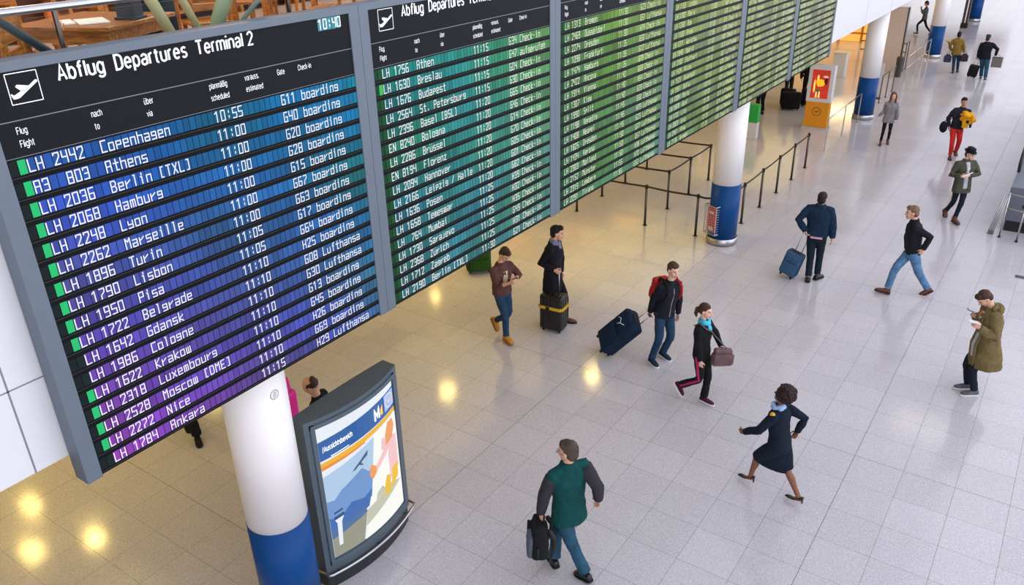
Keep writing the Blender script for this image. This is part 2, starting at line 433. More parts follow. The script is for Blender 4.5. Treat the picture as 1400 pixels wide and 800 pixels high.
# departure board ----------------------------------------------------
BX = -5.1
M_frame = mat('blue grey aluminium frame', (94, 105, 118), .5, .1, var=.03)
M_panel = mat('anthracite board panel', (22, 24, 28), .6, spec=.12)
M_slot = mat('black display slot', (10, 12, 16), .6, spec=.12)
M_line = mat('thin grey edge', (104, 110, 116), .4)
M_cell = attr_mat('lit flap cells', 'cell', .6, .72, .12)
M_flap = attr_mat('lit flap letters', 'cell', .6, .85, .12)
M_print = mat('white board lettering', (235, 236, 240), .5, emit=.25)
PITCH = 3.117; X0 = 1.985
CW = .0517; ROW = .136
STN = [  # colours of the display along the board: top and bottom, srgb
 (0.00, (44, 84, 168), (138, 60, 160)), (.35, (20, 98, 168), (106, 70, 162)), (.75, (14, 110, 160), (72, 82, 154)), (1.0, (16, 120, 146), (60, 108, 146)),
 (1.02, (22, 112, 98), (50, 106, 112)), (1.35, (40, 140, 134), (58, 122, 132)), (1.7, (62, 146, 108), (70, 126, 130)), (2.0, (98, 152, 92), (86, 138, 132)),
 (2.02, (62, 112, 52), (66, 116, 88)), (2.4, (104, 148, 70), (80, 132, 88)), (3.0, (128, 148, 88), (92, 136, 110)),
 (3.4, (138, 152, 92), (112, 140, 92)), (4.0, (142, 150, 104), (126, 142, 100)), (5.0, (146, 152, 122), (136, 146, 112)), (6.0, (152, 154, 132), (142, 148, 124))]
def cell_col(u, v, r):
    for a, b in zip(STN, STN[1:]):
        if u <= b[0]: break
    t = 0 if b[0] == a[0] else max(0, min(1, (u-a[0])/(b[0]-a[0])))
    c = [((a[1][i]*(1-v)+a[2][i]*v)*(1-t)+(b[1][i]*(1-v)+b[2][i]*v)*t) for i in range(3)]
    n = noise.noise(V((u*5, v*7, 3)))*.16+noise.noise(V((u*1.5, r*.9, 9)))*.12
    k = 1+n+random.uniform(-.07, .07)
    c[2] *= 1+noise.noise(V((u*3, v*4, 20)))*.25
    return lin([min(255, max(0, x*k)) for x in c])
R1 = [('1LH 2442', 'Copenhagen', '10:55', 'G11', 'boarding'), ('1A3  803', 'Athens', '11:00', 'G40', 'boarding'), ('1LH 2036', 'Berlin (TXL)', '11:00', 'G20', 'boarding'),
 ('1LH 2068', 'Hamburg', '11:00', 'G28', 'boarding'), ('1LH 2248', 'Lyon', '11:00', 'G15', 'boarding'), ('1LH 2262', 'Marseille', '11:00', 'G67', 'boarding'),
 ('1LH 1896', 'Turin', '11:00', 'G63', 'boarding'), ('1LH 1790', 'Lisbon', '11:05', 'G17', 'boarding'), ('1LH 1950', 'Pisa', '11:05', 'G64', 'boarding'),
 ('1LH 1722', 'Belgrade', '11:10', 'H25', 'boarding'), ('0LH 1642', 'Gdansk', '11:10', 'G08', 'Lufthansa'), ('0LH 1986', 'Cologne', '11:10', 'G30', 'Lufthansa'),
 ('1LH 1622', 'Krakow', '11:10', 'G13', 'boarding'), ('1LH 2318', 'Luxembourg', '11:10', 'G45', 'boarding'), ('1LH 2528', 'Moscow (DME)', '11:10', 'H26', 'boarding'),
 ('1LH 2272', 'Nice', '11:10', 'G69', 'boarding'), ('0LH 1784', 'Ankara', '11:15', 'H29', 'Lufthansa')]
R2 = [('0LH 1756', 'Athen', '11:15', 'G34', 'Check-in'), ('2LH 1630', 'Breslau', '11:15', 'G47', 'aufgerufen'), ('0LH 1676', 'Budapest', '11:15', 'G04', 'Check-in'),
 ('0LH 2564', 'St. Petersburg', '11:15', 'G30', 'Check-in'), ('0LH 2396', 'Basel (BSL)', '11:20', 'G65', 'Check-in'), ('0EN 8240', 'Bologna', '11:20', 'G46', 'Check-in'),
 ('0LH 2286', u'Br\u00fcssel', '11:20', 'G14', 'Check-in'), ('0EN 8194', 'Florenz', '11:20', 'G70', 'Check-in'), ('0LH 2094', 'Hannover', '11:20', 'G05', 'Check-in'),
 ('0LH 2166', 'Leipzig / Halle', '11:20', 'G01', 'Check-in'), ('0LH 1636', 'Posen', '11:20', 'G82', 'Check-in'), ('0LH 1658', 'Temeswar', '11:25', 'H39', 'Check-in'),
 ('0LH  764', 'Mumbai', '11:25', 'H32', 'Check-in'), ('0LH 1730', 'Sarajevo', '11:25', 'H35', 'Check-in'), ('0LH 2368', u'Z\u00fcrich', '11:25', 'G49', 'Check-in'),
 ('0LH 1712', 'Zagreb', '11:25', 'H31', 'Check-in'), ('0LH 2190', 'Berlin (TXL)', '11:30', 'G21', 'Check-in')]
DST = ['Bremen', u'D\u00fcsseldorf', 'Dresden', 'Frankfurt', 'Hamburg', 'Ancona', 'Vienna', 'Kiew', 'Split', 'Venedig', 'Neapel', 'Dresden', 'Verona', 'Mailand', u'M\u00fcnster', 'Lemberg', 'Tirana',
       'Oslo', 'London', 'Paris', 'Rom', 'Prag', 'Warschau', 'Madrid', 'Stuttgart', 'Nizza', 'Bukarest', 'Sofia', 'Porto', 'Genf', 'Linz', 'Graz', 'Riga']
def far_rows(k):
    rr = random.Random(100+k); out = []
    for i in range(17):
        mi = 30+k*20-60+i*1
        t = 11*60+30+(k-2)*30+(i*30//17)//5*5
        out.append(('0LH %4d' % rr.randint(1010, 2590), DST[(i+(k-2)*17*1) % len(DST)], '%02d:%02d' % (t//60, t % 60), rr.choice('GGGH')+'%02d' % rr.randint(2, 79),
                    rr.choice(['Lufthansa', 'Lufthansa', 'Check-in'])))
    return out
HEAD = [('Flug', 2.207, 5.79), ('Flight', 2.207, 5.712), ('nach', 2.672, 5.792), ('to', 2.676, 5.713), (u'\u00fcber', 3.043, 5.796), ('via', 3.045, 5.714),
        (u'planm\u00e4\u00dfig', 3.56, 5.798), ('scheduled', 3.56, 5.715), ('vorauss.', 3.872, 5.803), ('estimated', 3.872, 5.722), ('Gate', 4.18, 5.79), ('Check-in', 4.39, 5.79)]
def yz(bm, dx=0.0):
    """lay a mesh drawn in xy onto the board face (x -> world y, y -> world z)"""
    for v in bm.verts: v.co = V((dx+v.co.z, v.co.x, v.co.y))
    return bm
def quad(bm, y0, z0, y1, z1, x):
    f = bm.faces.new([bm.verts.new(p) for p in ((x, y0, z0), (x, y1, z0), (x, y1, z1), (x, y0, z1))])
    return f
SIDE = ['at the left end, lettered Copenhagen to Ankara', 'second from the left, lettered Athen to Berlin', 'third from the left', 'fourth from the left', 'fifth from the left', 'at the far right end']
hue = ['blue and purple', 'teal green', 'green', 'yellow green', 'olive green', 'grey green']
ubm = {}
def strokes(bm, ch, y, z, w, h, th, x):
    cx, cz = w/4, h/6
    for (a, b) in glyph_quads(ch):
        p = V((y+a[0]*cx, z+a[1]*cz)); q = V((y+b[0]*cx, z+b[1]*cz)); d = q-p
        if d.length < 1e-6: d = V((0, .001))
        d.normalize(); n = V((-d.y, d.x))*th/2
        n = V((n.x, n.y)); p = p-d*th*.45; q = q+d*th*.45
        bm.faces.new([bm.verts.new((x, c.x, c.y)) for c in (p-n, q-n, q+n, p+n)])
for k in range(6):
    y0 = X0+PITCH*k
    root = thing('departure_board', 'departure board module glowing %s, %s' % (hue[k], SIDE[k]), 'departure board', (BX, y0, 3.34), 0, 'departure board modules')
    off = -V((BX, y0, 3.34))
    dk = PITCH*k
    def put(name, bm, m, par=root):
        for v in bm.verts: v.co += off
        return obj(name, bm, m, par)
    # frame: stiles, rails and box behind
    bm = bmesh.new()
    bx(bm, (BX-.145, y0+.002, 3.335), (BX+.012, y0+.112, 6.205)); bx(bm, (BX-.145, y0+PITCH-.112, 3.335), (BX+.012, y0+PITCH-.002, 6.205))
    bx(bm, (BX-.145, y0+.112, 6.15), (BX+.012, y0+PITCH-.112, 6.205))
    for f in range(2): bx(bm, (BX-.13, y0+.05, 3.36+f*2.7), (BX-.1, y0+PITCH-.05, 3.42+f*2.7))
    put('frame', bm, M_frame)
    bm = bmesh.new()
    bx(bm, (BX-.12, y0+.112, 5.872), (BX, y0+PITCH-.112, 6.15)); hp = put('header_panel', bm, M_panel)
    bm = bmesh.new()
    bx(bm, (BX-.12, y0+.112, 5.66), (BX, y0+PITCH-.112, 5.866)); sp = put('column_heading_panel', bm, M_panel)
    bm = bmesh.new(); bx(bm, (BX-.12, y0+.112, 3.345), (BX, y0+PITCH-.112, 5.656)); put('backing_panel', bm, M_slot)
    bm = bmesh.new(); bx(bm, (BX, y0+.112, 5.866), (BX+.003, y0+PITCH-.112, 5.872)); bx(bm, (BX, y0+.112, 5.655), (BX+.003, y0+PITCH-.112, 5.659))
    put('edge_strip', bm, M_line)
    # header lettering
    bm = text_bm('Abflug  Departures  Terminal 2', .090, .9, weight=1.45)
    w = max(v.co.x for v in bm.verts)
    for v in bm.verts: v.co = V((BX+.002, dk+2.531+v.co.x*1.474/w, 6.048+v.co.y))
    put('lettering', bm, M_print, hp)
    bm = bmesh.new()      # pictogram: framed aircraft taking off
    a, b_, c, d = dk+2.224, 5.957, dk+2.411, 6.137
    for q in ((a, b_, c, b_+.005), (a, d-.005, c, d), (a, b_, a+.005, d), (c-.005, b_, c, d)): quad(bm, *q, BX+.002)
    def poly(pts):
        vs = [bm.verts.new((BX+.002, a+.187*px/100, b_+.18*pz/100)) for px, pz in pts]
        bm.faces.new(vs)
    poly([(14, 30), (20, 18), (30, 20), (96, 62), (94, 68), (88, 68), (60, 50)]); poly([(20, 18), (14, 30), (8, 36), (4, 34), (10, 18)])
    poly([(24, 56), (30, 62), (62, 54), (72, 50), (46, 32)][:5])
    put('pictogram', bm, M_print, hp)
    if k == 0 or k == 1:
        bm = bmesh.new()
        for i, ch in enumerate('10:40'): strokes(bm, ch, dk+4.655+i*.0505, 6.064, .034, .072, .0085, BX+.004)
        cl = put('clock', bm, M_print, hp)
        bm = bmesh.new()
        for i in range(5): quad(bm, dk+4.648+i*.0505, 6.052, dk+4.694+i*.0505, 6.145, BX+.002)
        put('clock_cells', bm, mat('teal clock cells', (30, 112, 124), .5, emit=.35), hp)
    bm = bmesh.new()
    for s, yy, zz in HEAD:
        t_ = text_bm(s, .040, .82, weight=1.05)
        for v in t_.verts: v.co = V((BX+.002, dk+yy+v.co.x, zz+v.co.y))
        add_bm(bm, t_)
    put('lettering', bm, M_print, sp)
    rows = R1 if k == 0 else R2 if k == 1 else far_rows(k)
    for r, (fl, dst, tm, gate, st) in enumerate(rows):
        zb = 5.560-ROW*r
        line = [' ']*55
        def w_(c0, s):
            for i, ch in enumerate(s): line[c0+i] = ch
        w_(1, fl[1:]); w_(10, dst); w_(27, tm); w_(39, gate); w_(43, st)
        bm = bmesh.new(); cols = []
        y1 = y0+.17
        quad(bm, y1-.05, zb-.006, y1-.004, zb+.083, BX+.002); cols.append(lin((24, 34, 38)) if k == 0 else lin((20, 70, 40)))
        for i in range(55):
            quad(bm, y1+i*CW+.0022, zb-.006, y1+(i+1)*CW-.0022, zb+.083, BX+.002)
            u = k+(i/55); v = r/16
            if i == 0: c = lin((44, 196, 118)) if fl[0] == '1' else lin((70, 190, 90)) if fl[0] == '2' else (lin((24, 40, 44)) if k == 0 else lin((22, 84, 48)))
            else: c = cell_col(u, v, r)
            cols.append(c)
        # fine light line under the row
        n0 = len(cols)
        quad(bm, y0+.115, zb-.0225, y0+PITCH-.115, zb-.0205, BX+.003); cols.append(lin((96, 100, 100)))
        for v in bm.verts: v.co += off
        bmesh.ops.recalc_face_normals(bm, faces=bm.faces)
        me = bpy.data.meshes.new('display_row'); bm.to_mesh(me); bm.free()
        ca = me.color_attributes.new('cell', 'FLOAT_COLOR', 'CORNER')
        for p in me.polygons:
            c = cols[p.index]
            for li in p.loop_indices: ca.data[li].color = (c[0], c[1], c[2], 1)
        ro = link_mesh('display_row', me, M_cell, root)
        bm = bmesh.new(); cc = []
        for i, ch in enumerate(line):
            if ch == ' ': continue
            n0 = len(bm.faces)
            strokes(bm, ch, y1+i*CW+.0085, zb+.001, CW-.019, .073, .0080, BX+.0045)
            u = (k+i/55); t = max(0, min(1, (u-1)/2))
            w0 = [(236, 236, 242), (214, 226, 176)]
            c = lin([w0[0][j]*(1-t)+w0[1][j]*t for j in range(3)])
            cc += [c]*(len(bm.faces)-n0)
        for v in bm.verts: v.co += off
        me = bpy.data.meshes.new('lettering'); bm.to_mesh(me); bm.free()
        ca = me.color_attributes.new('cell', 'FLOAT_COLOR', 'CORNER')
        for p in me.polygons:
            c = cc[p.index]
            for li in p.loop_indices: ca.data[li].color = (c[0], c[1], c[2], 1)
        link_mesh('lettering', me, M_flap, ro)

# advertising stand --------------------------------------------------
ad = thing('advertising_stand', 'curved grey light box stand with lit travel poster, between column and hall', 'advertising stand', (-5.72, 4.97, 0))
M_ad = mat('slate grey powder coat', (84, 98, 108), .42, .2, var=.03)
M_add = mat('dark slate metal', (40, 44, 48), .45, .2)
HL = .69                                        # half length along y
def arc(u, dep):                                # u -1..1 along the stand, dep = distance in front of the centre plane
    return V((dep, HL*u, 0))
def front(u, bulge=.13, base=.09): return base+bulge*(1-u*u)
def lens(bm, z0, z1, sc=1.0, extra=0, n=24, back=.10):
    top = []; bot = []
    us = [-1+2*i/n for i in range(n+1)]
    pts = [V((front(u)+extra, HL*u*sc, 0)) for u in us]+[V((-(back+.02*(1-u*u))-extra, HL*u*sc, 0)) for u in reversed(us)]
    a = [bm.verts.new(p+V((0, 0, z0))) for p in pts]; b = [bm.verts.new(p+V((0, 0, z1))) for p in pts]
    m = len(pts)
    for i in range(m): bm.faces.new((a[i], a[(i+1) % m], b[(i+1) % m], b[i]))
    bm.faces.new(list(reversed(a))); bm.faces.new(b)
bm = bmesh.new(); lens(bm, .24, 2.26); obj('housing', bm, M_ad, ad)
bm = bmesh.new(); lens(bm, 0, .23, .97, -.015); obj('plinth', bm, M_add, ad)
# raised rim around the glass
U0, U1, Z0, Z1 = -.84, .80, .42, 2.15
def P(u, v, lift): # u,v in 0..1 of the poster
    uu = U0+(U1-U0)*u
    return V((front(uu)+lift, HL*uu, Z0+(Z1-Z0)*v))
def patch(bm, pts, lift):
    t = bmesh.new()
    f = t.faces.new([t.verts.new((x, y, 0)) for x, y in pts])
    bmesh.ops.triangulate(t, faces=[f])
    for i in range(1, 12):
        bmesh.ops.bisect_plane(t, geom=list(t.verts)+list(t.edges)+list(t.faces), plane_co=(i/12, 0, 0), plane_no=(1, 0, 0))
    for v in t.verts: v.co = P(v.co.x, v.co.y, lift)
    add_bm(bm, t)
bm = bmesh.new()
def strip_frame(bm, u0, v0, u1, v1, lift):
    n = 16
    vs = [[P(u0+(u1-u0)*i/n, v, l) for l, v in ((0, v0), (lift, v0), (lift, v1), (0, v1))] for i in range(n+1)]
    rr = [[bm.verts.new(p) for p in r] for r in vs]
    for a, b in zip(rr, rr[1:]):
        for i in range(4): bm.faces.new((a[i], a[(i+1) % 4], b[(i+1) % 4], b[i]))
    bm.faces.new(rr[0]); bm.faces.new(list(reversed(rr[-1])))
strip_frame(bm, -.05, -.045, 1.05, -.012, .022); strip_frame(bm, -.05, 1.006, 1.05, 1.035, .022)
strip_frame(bm, -.05, -.045, -.012, 1.035, .022); strip_frame(bm, 1.012, -.045, 1.05, 1.035, .022)
obj('bezel', bm, M_ad, ad)
EM = .95
art = [
 ('poster', (234, 240, 248), [[(0, 0), (1, 0), (1, 1), (0, 1)]]),
 ('poster_sky', (176, 204, 232), [[(0, .30), (.55, .36), (.62, .72), (0, .64)]]),
 ('poster_header', (24, 92, 164), [[(0, .76), (1, .80), (1, .955), (0, .90)]]),
 ('poster_stripe', (242, 180, 28), [[(.35, .725), (1, .765), (1, .80), (0, .745), (0, .70)]]),
 ('poster_stripe', (238, 140, 40), [[(0, .69), (.5, .725), (.5, .735), (0, .715)]]),
 ('poster_mountains', (110, 150, 206), [[(0, .28), (.56, .30), (.60, .52), (.5, .50), (.42, .56), (.3, .47), (.16, .49), (.08, .44), (0, .45)]]),
 ('poster_mountains', (52, 104, 178), [[(0, .18), (.45, .24), (.52, .36), (.4, .33), (.25, .36), (.1, .28), (0, .32)]]),
 ('poster_apron', (150, 150, 132), [[(0, 0), (.34, 0), (.42, .22), (0, .17)]]),
 ('poster_apron', (70, 108, 160), [[(0, .15), (.42, .21), (.4, .26), (0, .21)]]),
 ('poster_cloud', (250, 250, 244), [[(.36, 0), (1, 0), (1, .76), (.62, .73), (.5, .3)]]),
 ('poster_apron', (196, 196, 176), [[(.38, .10), (.98, .22), (.8, .27), (.42, .22)], [(.55, .24), (.72, .26), (.66, .31), (.58, .29)]]),
 ('poster_tower', (232, 240, 250), [[(.06, .08), (.10, .08), (.12, .26), (.15, .30), (.05, .29), (.07, .26)]]),
 ('poster_tower', (30, 70, 130), [[(.05, .29), (.16, .30), (.15, .325), (.04, .315)], [(.05, .335), (.15, .345), (.14, .36), (.05, .35)]]),
 ('poster_aircraft', (60, 92, 130), [[(.30, .575), (.34, .58), (.44, .615), (.5, .63), (.515, .665), (.48, .655), (.42, .63), (.33, .595)], [(.38, .60), (.44, .575), (.42, .605)]]),
 ('poster_figure', (244, 196, 200), [[(.56, .44), (.60, .45), (.86, .56), (.84, .62), (.60, .50)], [(.80, .30), (.97, .34), (.97, .60), (.86, .62), (.80, .5)],
        [(.70, .58), (.76, .56), (.80, .60), (.76, .66), (.72, .66)]]),
 ('poster_figure', (240, 158, 92), [[(.50, .46), (.54, .42), (.60, .45), (.60, .50), (.55, .53), (.52, .53)], [(.78, .58), (.90, .60), (.95, .68), (.93, .74), (.84, .74), (.78, .66)]]),
 ('poster_bag', (240, 190, 20), [[(.68, .22), (.78, .20), (.80, .34), (.74, .36), (.70, .30)], [(.80, .22), (.94, .27), (.95, .38), (.84, .37)]]),
]
lift = .002; base = None
for nme, rgb, polys in art:
    bm = bmesh.new()
    for p in polys: patch(bm, p, lift)
    key = 'backlit %d %d %d' % rgb
    m = mat(key, rgb, .25, emit=EM)
    m.node_tree.nodes['Principled BSDF'].inputs['Base Color'].default_value = (.02, .02, .02, 1)
    o = obj(nme, bm, m, ad if base is None else base)
    if base is None: base = o
    lift += .0006
def poster_text(s, u, v, size, slope, m, xs=.8, lf=.016, wt=1.6):
    t = text_bm(s, size*.72, xs, weight=wt)
    for vv in t.verts:
        uu = u+vv.co.x/(HL*(U1-U0)); v2 = v+vv.co.y/(Z1-Z0)+slope*(uu-u)
        vv.co = P(uu, v2, lf)
    return obj('lettering', t, m, base)
M_pw = mat('backlit white lettering', (250, 250, 252), .4, emit=EM)
poster_text('/Aussichtsbereich', .03, .825, .088, .045, M_pw, .66, wt=1.15)
bm = bmesh.new(); patch(bm, [(.10, .775), (.30, .787), (.30, .791), (.10, .779)], .016); obj('poster_rule', bm, M_pw, base)
poster_text('M', .66, .825, .19, .03, M_pw, .85, wt=2.4)
bm = bmesh.new(); patch(bm, [(.752, .835), (.782, .836), (.782, .905), (.745, .872), (.752, .87)], .017); obj('poster_letter_stroke', bm, mat('backlit orange', (238, 160, 40), .4, emit=EM), base)
bm = bmesh.new(); patch(bm, [(.82, .825), (.985, .835), (.985, .95), (.82, .945)], .0145); obj('poster_logo_field', bm, mat('backlit lilac', (120, 140, 190), .4, emit=EM), base)
def crane(bm, f, n=36):
    """ring and flying bird mark, f maps (x,y) in -1..1"""
    pr = None
    for i in range(n+1):
        t = 2*PI*i/n; v = (bm.verts.new(f(math.cos(t), math.sin(t))), bm.verts.new(f(.88*math.cos(t), .88*math.sin(t))))
        if pr: bm.faces.new((pr[0], pr[1], v[1], v[0]))
        pr = v
    for pl in ([(-.78, .12), (-.1, -.12), (.05, .02), (-.16, .02)], [(-.1, -.12), (.1, -.28), (.2, -.1), (.05, .02)], [(.05, .02), (.2, -.1), (.42, .16), (.74, .40), (.35, .28)],
               [(-.5, -.06), (-.1, -.2), (.02, -.26), (-.1, -.12)]):
        bm.faces.new([bm.verts.new(f(*p)) for p in pl])
bm = bmesh.new(); crane(bm, lambda x, y: P(.902+x*.07, .889+y*.05, .0175)); obj('poster_logo', bm, mat('backlit ochre', (206, 170, 60), .4, emit=EM), base)
# bumper rail in front
bm = bmesh.new()
pts = [V((-.05, -HL*1.04, .27)), V((front(-1)+.06, -HL*1.04, .27))]+[V((front(u)+.075, HL*u*1.04, .27)) for u in [-.95+1.9*i/18 for i in range(19)]]+[V((front(1)+.06, HL*1.04, .27)), V((-.05, HL*1.04, .27))]
tube(bm, pts, .016, 10); 
br = obj('bumper_rail', bm, M_steel, ad, True)
bm = bmesh.new()
for u in (-.8, 0, .8):
    tube(bm, [V((front(u)+.075, HL*u*1.04, .27)), V((front(u)-.02, HL*u, .20))], .01, 8)
obj('bracket', bm, M_steel, br)
# ------------------------------------------------------------------ people
SKIN = {'light': (214, 164, 138), 'pale': (226, 180, 158), 'tan': (196, 142, 112), 'dark': (128, 82, 58)}
M_skin = attr_mat('skin', 'skin', .5, 0, .4)
def ik(a, c, l1, l2, pole):
    """middle joint between a and c, bent towards the pole point"""
    d = c-a; L = d.length
    if L > (l1+l2)*.995: c = a+d*((l1+l2)*.995/L); d = c-a; L = d.length
    t = (l1*l1-l2*l2+L*L)/(2*L); h = math.sqrt(max(0, l1*l1-t*t)); n = d.normalized()
    p = pole-a; p = p-n*p.dot(n)
    if p.length < 1e-4: p = V((0, 1, 0))
    return a+n*t+p.normalized()*h, c
def ypr(yaw, pitch=0, roll=0):
    """frame with y forward (facing yaw), x right, z up; pitch > 0 looks down"""
    return Matrix.Rotation(yaw-PI/2, 4, 'Z') @ Matrix.Rotation(-pitch, 4, 'X') @ Matrix.Rotation(roll, 4, 'Y')
HANDS = {}
def hand(bm, w, d, n, s, side, curl=.35, spread=.12, thumb=.5):
    """palm, four fingers and a thumb. w wrist, d along the palm, n palm normal, side +1 = thumb on +x of the hand"""
    d = d.normalized(); n = (n-d*n.dot(d)).normalized(); x = d.cross(n)*side
    loft(bm, [(w-d*.01*s, x, n, .024*s, .018*s), (w+d*.02*s, x, n, .030*s, .016*s), (w+d*.055*s, x, n, .040*s, .014*s), (w+d*.085*s, x, n, .040*s, .012*s), (w+d*.094*s, x, n, .034*s, .009*s)], 14)
    for i, (off, ln) in enumerate(((.031, .070), (.0105, .079), (-.0105, .074), (-.031, .058))):
        b = w+d*.080*s+x*off*s; dd = (d+x*off*spread*12*.12/.04*.03).normalized(); p = b; pts = [p-dd*.01*s]; rr = [.0085*s]
        c = 0
        for k, fr in enumerate((.45, .3, .25)):
            c += curl*(1.0 if k else .8)
            v = dd*math.cos(c)+n*math.sin(c); p = p+v*ln*fr*s; pts.append(p); rr.append((.0088, .0082, .0068)[k]*s)
        tube(bm, pts, rr, 8)
    tb = w+d*.022*s+x*.026*s; v1 = (d*.62+x*.75+n*thumb*.5).normalized(); p1 = tb+v1*.036*s; v2 = (d*.85+x*.25+n*thumb).normalized(); p2 = p1+v2*.030*s; v3 = (d*.9+n*thumb*1.2).normalized(); p3 = p2+v3*.022*s
    tube(bm, [tb-v1*.008*s, p1, p2, p3], [.0125*s, .0105*s, .0095*s, .0072*s], 8)
def head_bm(bm, H, s, female=False):
    k = s*(.97 if female else 1)
    def e(c, r, **kw): ell(bm, [x*k for x in c], [x*k for x in r], H, **kw)
    e((0, -.012, .032), (.076, .096, .086))
    rings = [(-.114, .060, .016, .016), (-.104, .054, .030, .030), (-.085, .044, .044, .044), (-.055, .034, .055, .054), (-.02, .026, .063, .064), (.02, .018, .068, .074), (.06, .005, .068, .084)]
    R = H.to_3x3()
    loft(bm, [(H @ (V((0, cy, z))*k), R @ V((1, 0, 0)), R @ V((0, 1, 0)), rx*k, ry*k) for z, cy, rx, ry in rings], 20)
    tube(bm, [H @ (V(p)*k) for p in ((0, .088, .022), (0, .102, -.005), (0, .113, -.026), (0, .098, -.036))], [.007*k, .010*k, .015*k, .010*k], 8)
    tube(bm, [H @ (V(p)*k) for p in ((-.05, .070, .026), (-.02, .088, .024), (.02, .088, .024), (.05, .070, .026))], .010*k, 8)
    for sx in (-1, 1):
        e((sx*.078, -.008, -.008), (.010, .020, .034), seg=12, rings=8)
        e((sx*.036, .062, -.028), (.024, .026, .022), seg=12, rings=8)
    e((0, .086, -.062), (.025, .013, .008), seg=12, rings=8); e((0, .084, -.074), (.021, .013, .008), seg=12, rings=8)
    e((0, .070, -.103), (.022, .018, .014), seg=12, rings=8)
def skin_color(H, s, tone, brow, stubble=0, female=False, bare=None):
    inv = H.inverted(); base = lin(SKIN[tone]); bc = lin(brow); lip = lin((168, 88, 84)) if tone != 'dark' else lin((112, 58, 50)); k = s
    def f(co):
        p = (inv @ co)/k
        c = base
        if abs(p.z) < .14 and abs(p.x) < .1 and p.y > .02:
            ax = abs(p.x)
            if ((ax-.032)/.0155)**2+((p.z-.004)/.0085)**2 < 1: c = lin((46, 34, 30)) if ((ax-.032)/.008)**2+((p.z-.004)/.008)**2 < 1 else lin((222, 214, 208))
            elif .012 < ax < .052 and .020 < p.z+(.1*(ax-.03))**2 < .031: c = bc
            elif abs(p.z+.068) < .0115 and ax < .026: c = lip
            elif stubble and p.z < -.04: c = tuple(base[i]*(1-stubble)+bc[i]*stubble for i in range(3))
        return c
    return f
def shoe(root, name, ank, yaw, pitch, s, M_up, M_sole, kind, female=False):
    """ank: ankle joint; pitch > 0 lifts the heel about the ball of the foot"""
    L = .27*s if not female else .245*s; w = .046*s if not female else .040*s
    F = Matrix.Translation(ank) @ Matrix.Rotation(yaw-PI/2, 4, 'Z') @ Matrix.Rotation(-pitch, 4, 'X')
    R = F.to_3x3(); ax = R @ V((1, 0, 0)); az = R @ V((0, 0, 1)); h = .085*s
    heel = .0 if kind != 'pump' else .055*s
    def c(y, z): return F @ V((0, y, z-h))
    bm = bmesh.new()
    ys = [-.068, -.055, -.02, .03, .09, .14, .175, .198]
    hs = {'boot': [.10, .13, .15, .115, .075, .058, .045, .02], 'shoe': [.055, .075, .085, .078, .062, .05, .04, .018], 'sneaker': [.06, .082, .09, .082, .064, .052, .044, .02],
          'pump': [.04, .05, .030, .022, .022, .034, .030, .012]}[kind]
    ws = [.55, .82, .92, .90, 1.0, .98, .78, .42]
    if kind == 'pump': ws = [.5, .72, .78, .72, .92, .9, .62, .3]
    rings = []
    for y, hh, ww in zip(ys, hs, ws):
        lift = heel*max(0, min(1, (.10-y)/.13)) if heel else 0
        rings.append((c(y*s, hh*s/2+.012*s+lift), ax, az, w*ww, hh*s/2, 2.6))
    loft(bm, rings, 16)
    if kind == 'boot': loft(bm, [(c(-.005*s, .09*s), ax, R @ V((0, 1, 0)), .045*s, .055*s), (c(-.005*s, .155*s), ax, R @ V((0, 1, 0)), .048*s, .056*s)], 14)
    if kind == 'pump':
        loft(bm, [(c(-.045*s, heel+.02*s), ax, R @ V((0, 1, 0)), .018*s, .02*s), (c(-.055*s, .002*s), ax, R @ V((0, 1, 0)), .010*s, .010*s)], 10)
    o = fuse(name, bm, M_up, root, .006*s, 3)
    bm = bmesh.new()
    pts = [(-.074, .45), (-.06, .85), (-.02, .98), (.03, .92), (.09, 1.06), (.15, 1.02), (.185, .75), (.205, .35)]
    def outline(z):
        a = [F @ V((w*q*1.06, y*s, z-h)) for y, q in pts]; b = [F @ V((-w*q*1.06, y*s, z-h)) for y, q in reversed(pts)]
        return [bm.verts.new(p) for p in a+b]
    if kind != 'pump':
        t = .020*s if kind != 'shoe' else .013*s
        lo, hi = outline(0.001), outline(t+.006*s)
        m = len(lo)
        for i in range(m): bm.faces.new((lo[i], lo[(i+1) % m], hi[(i+1) % m], hi[i]))
        bm.faces.new(list(reversed(lo))); bm.faces.new(hi)
        sm = obj('sole', bm, M_sole, None, False)
        sm.data.transform(world_of(root).inverted()); sm.parent = o
    else: bm.free()
    return o
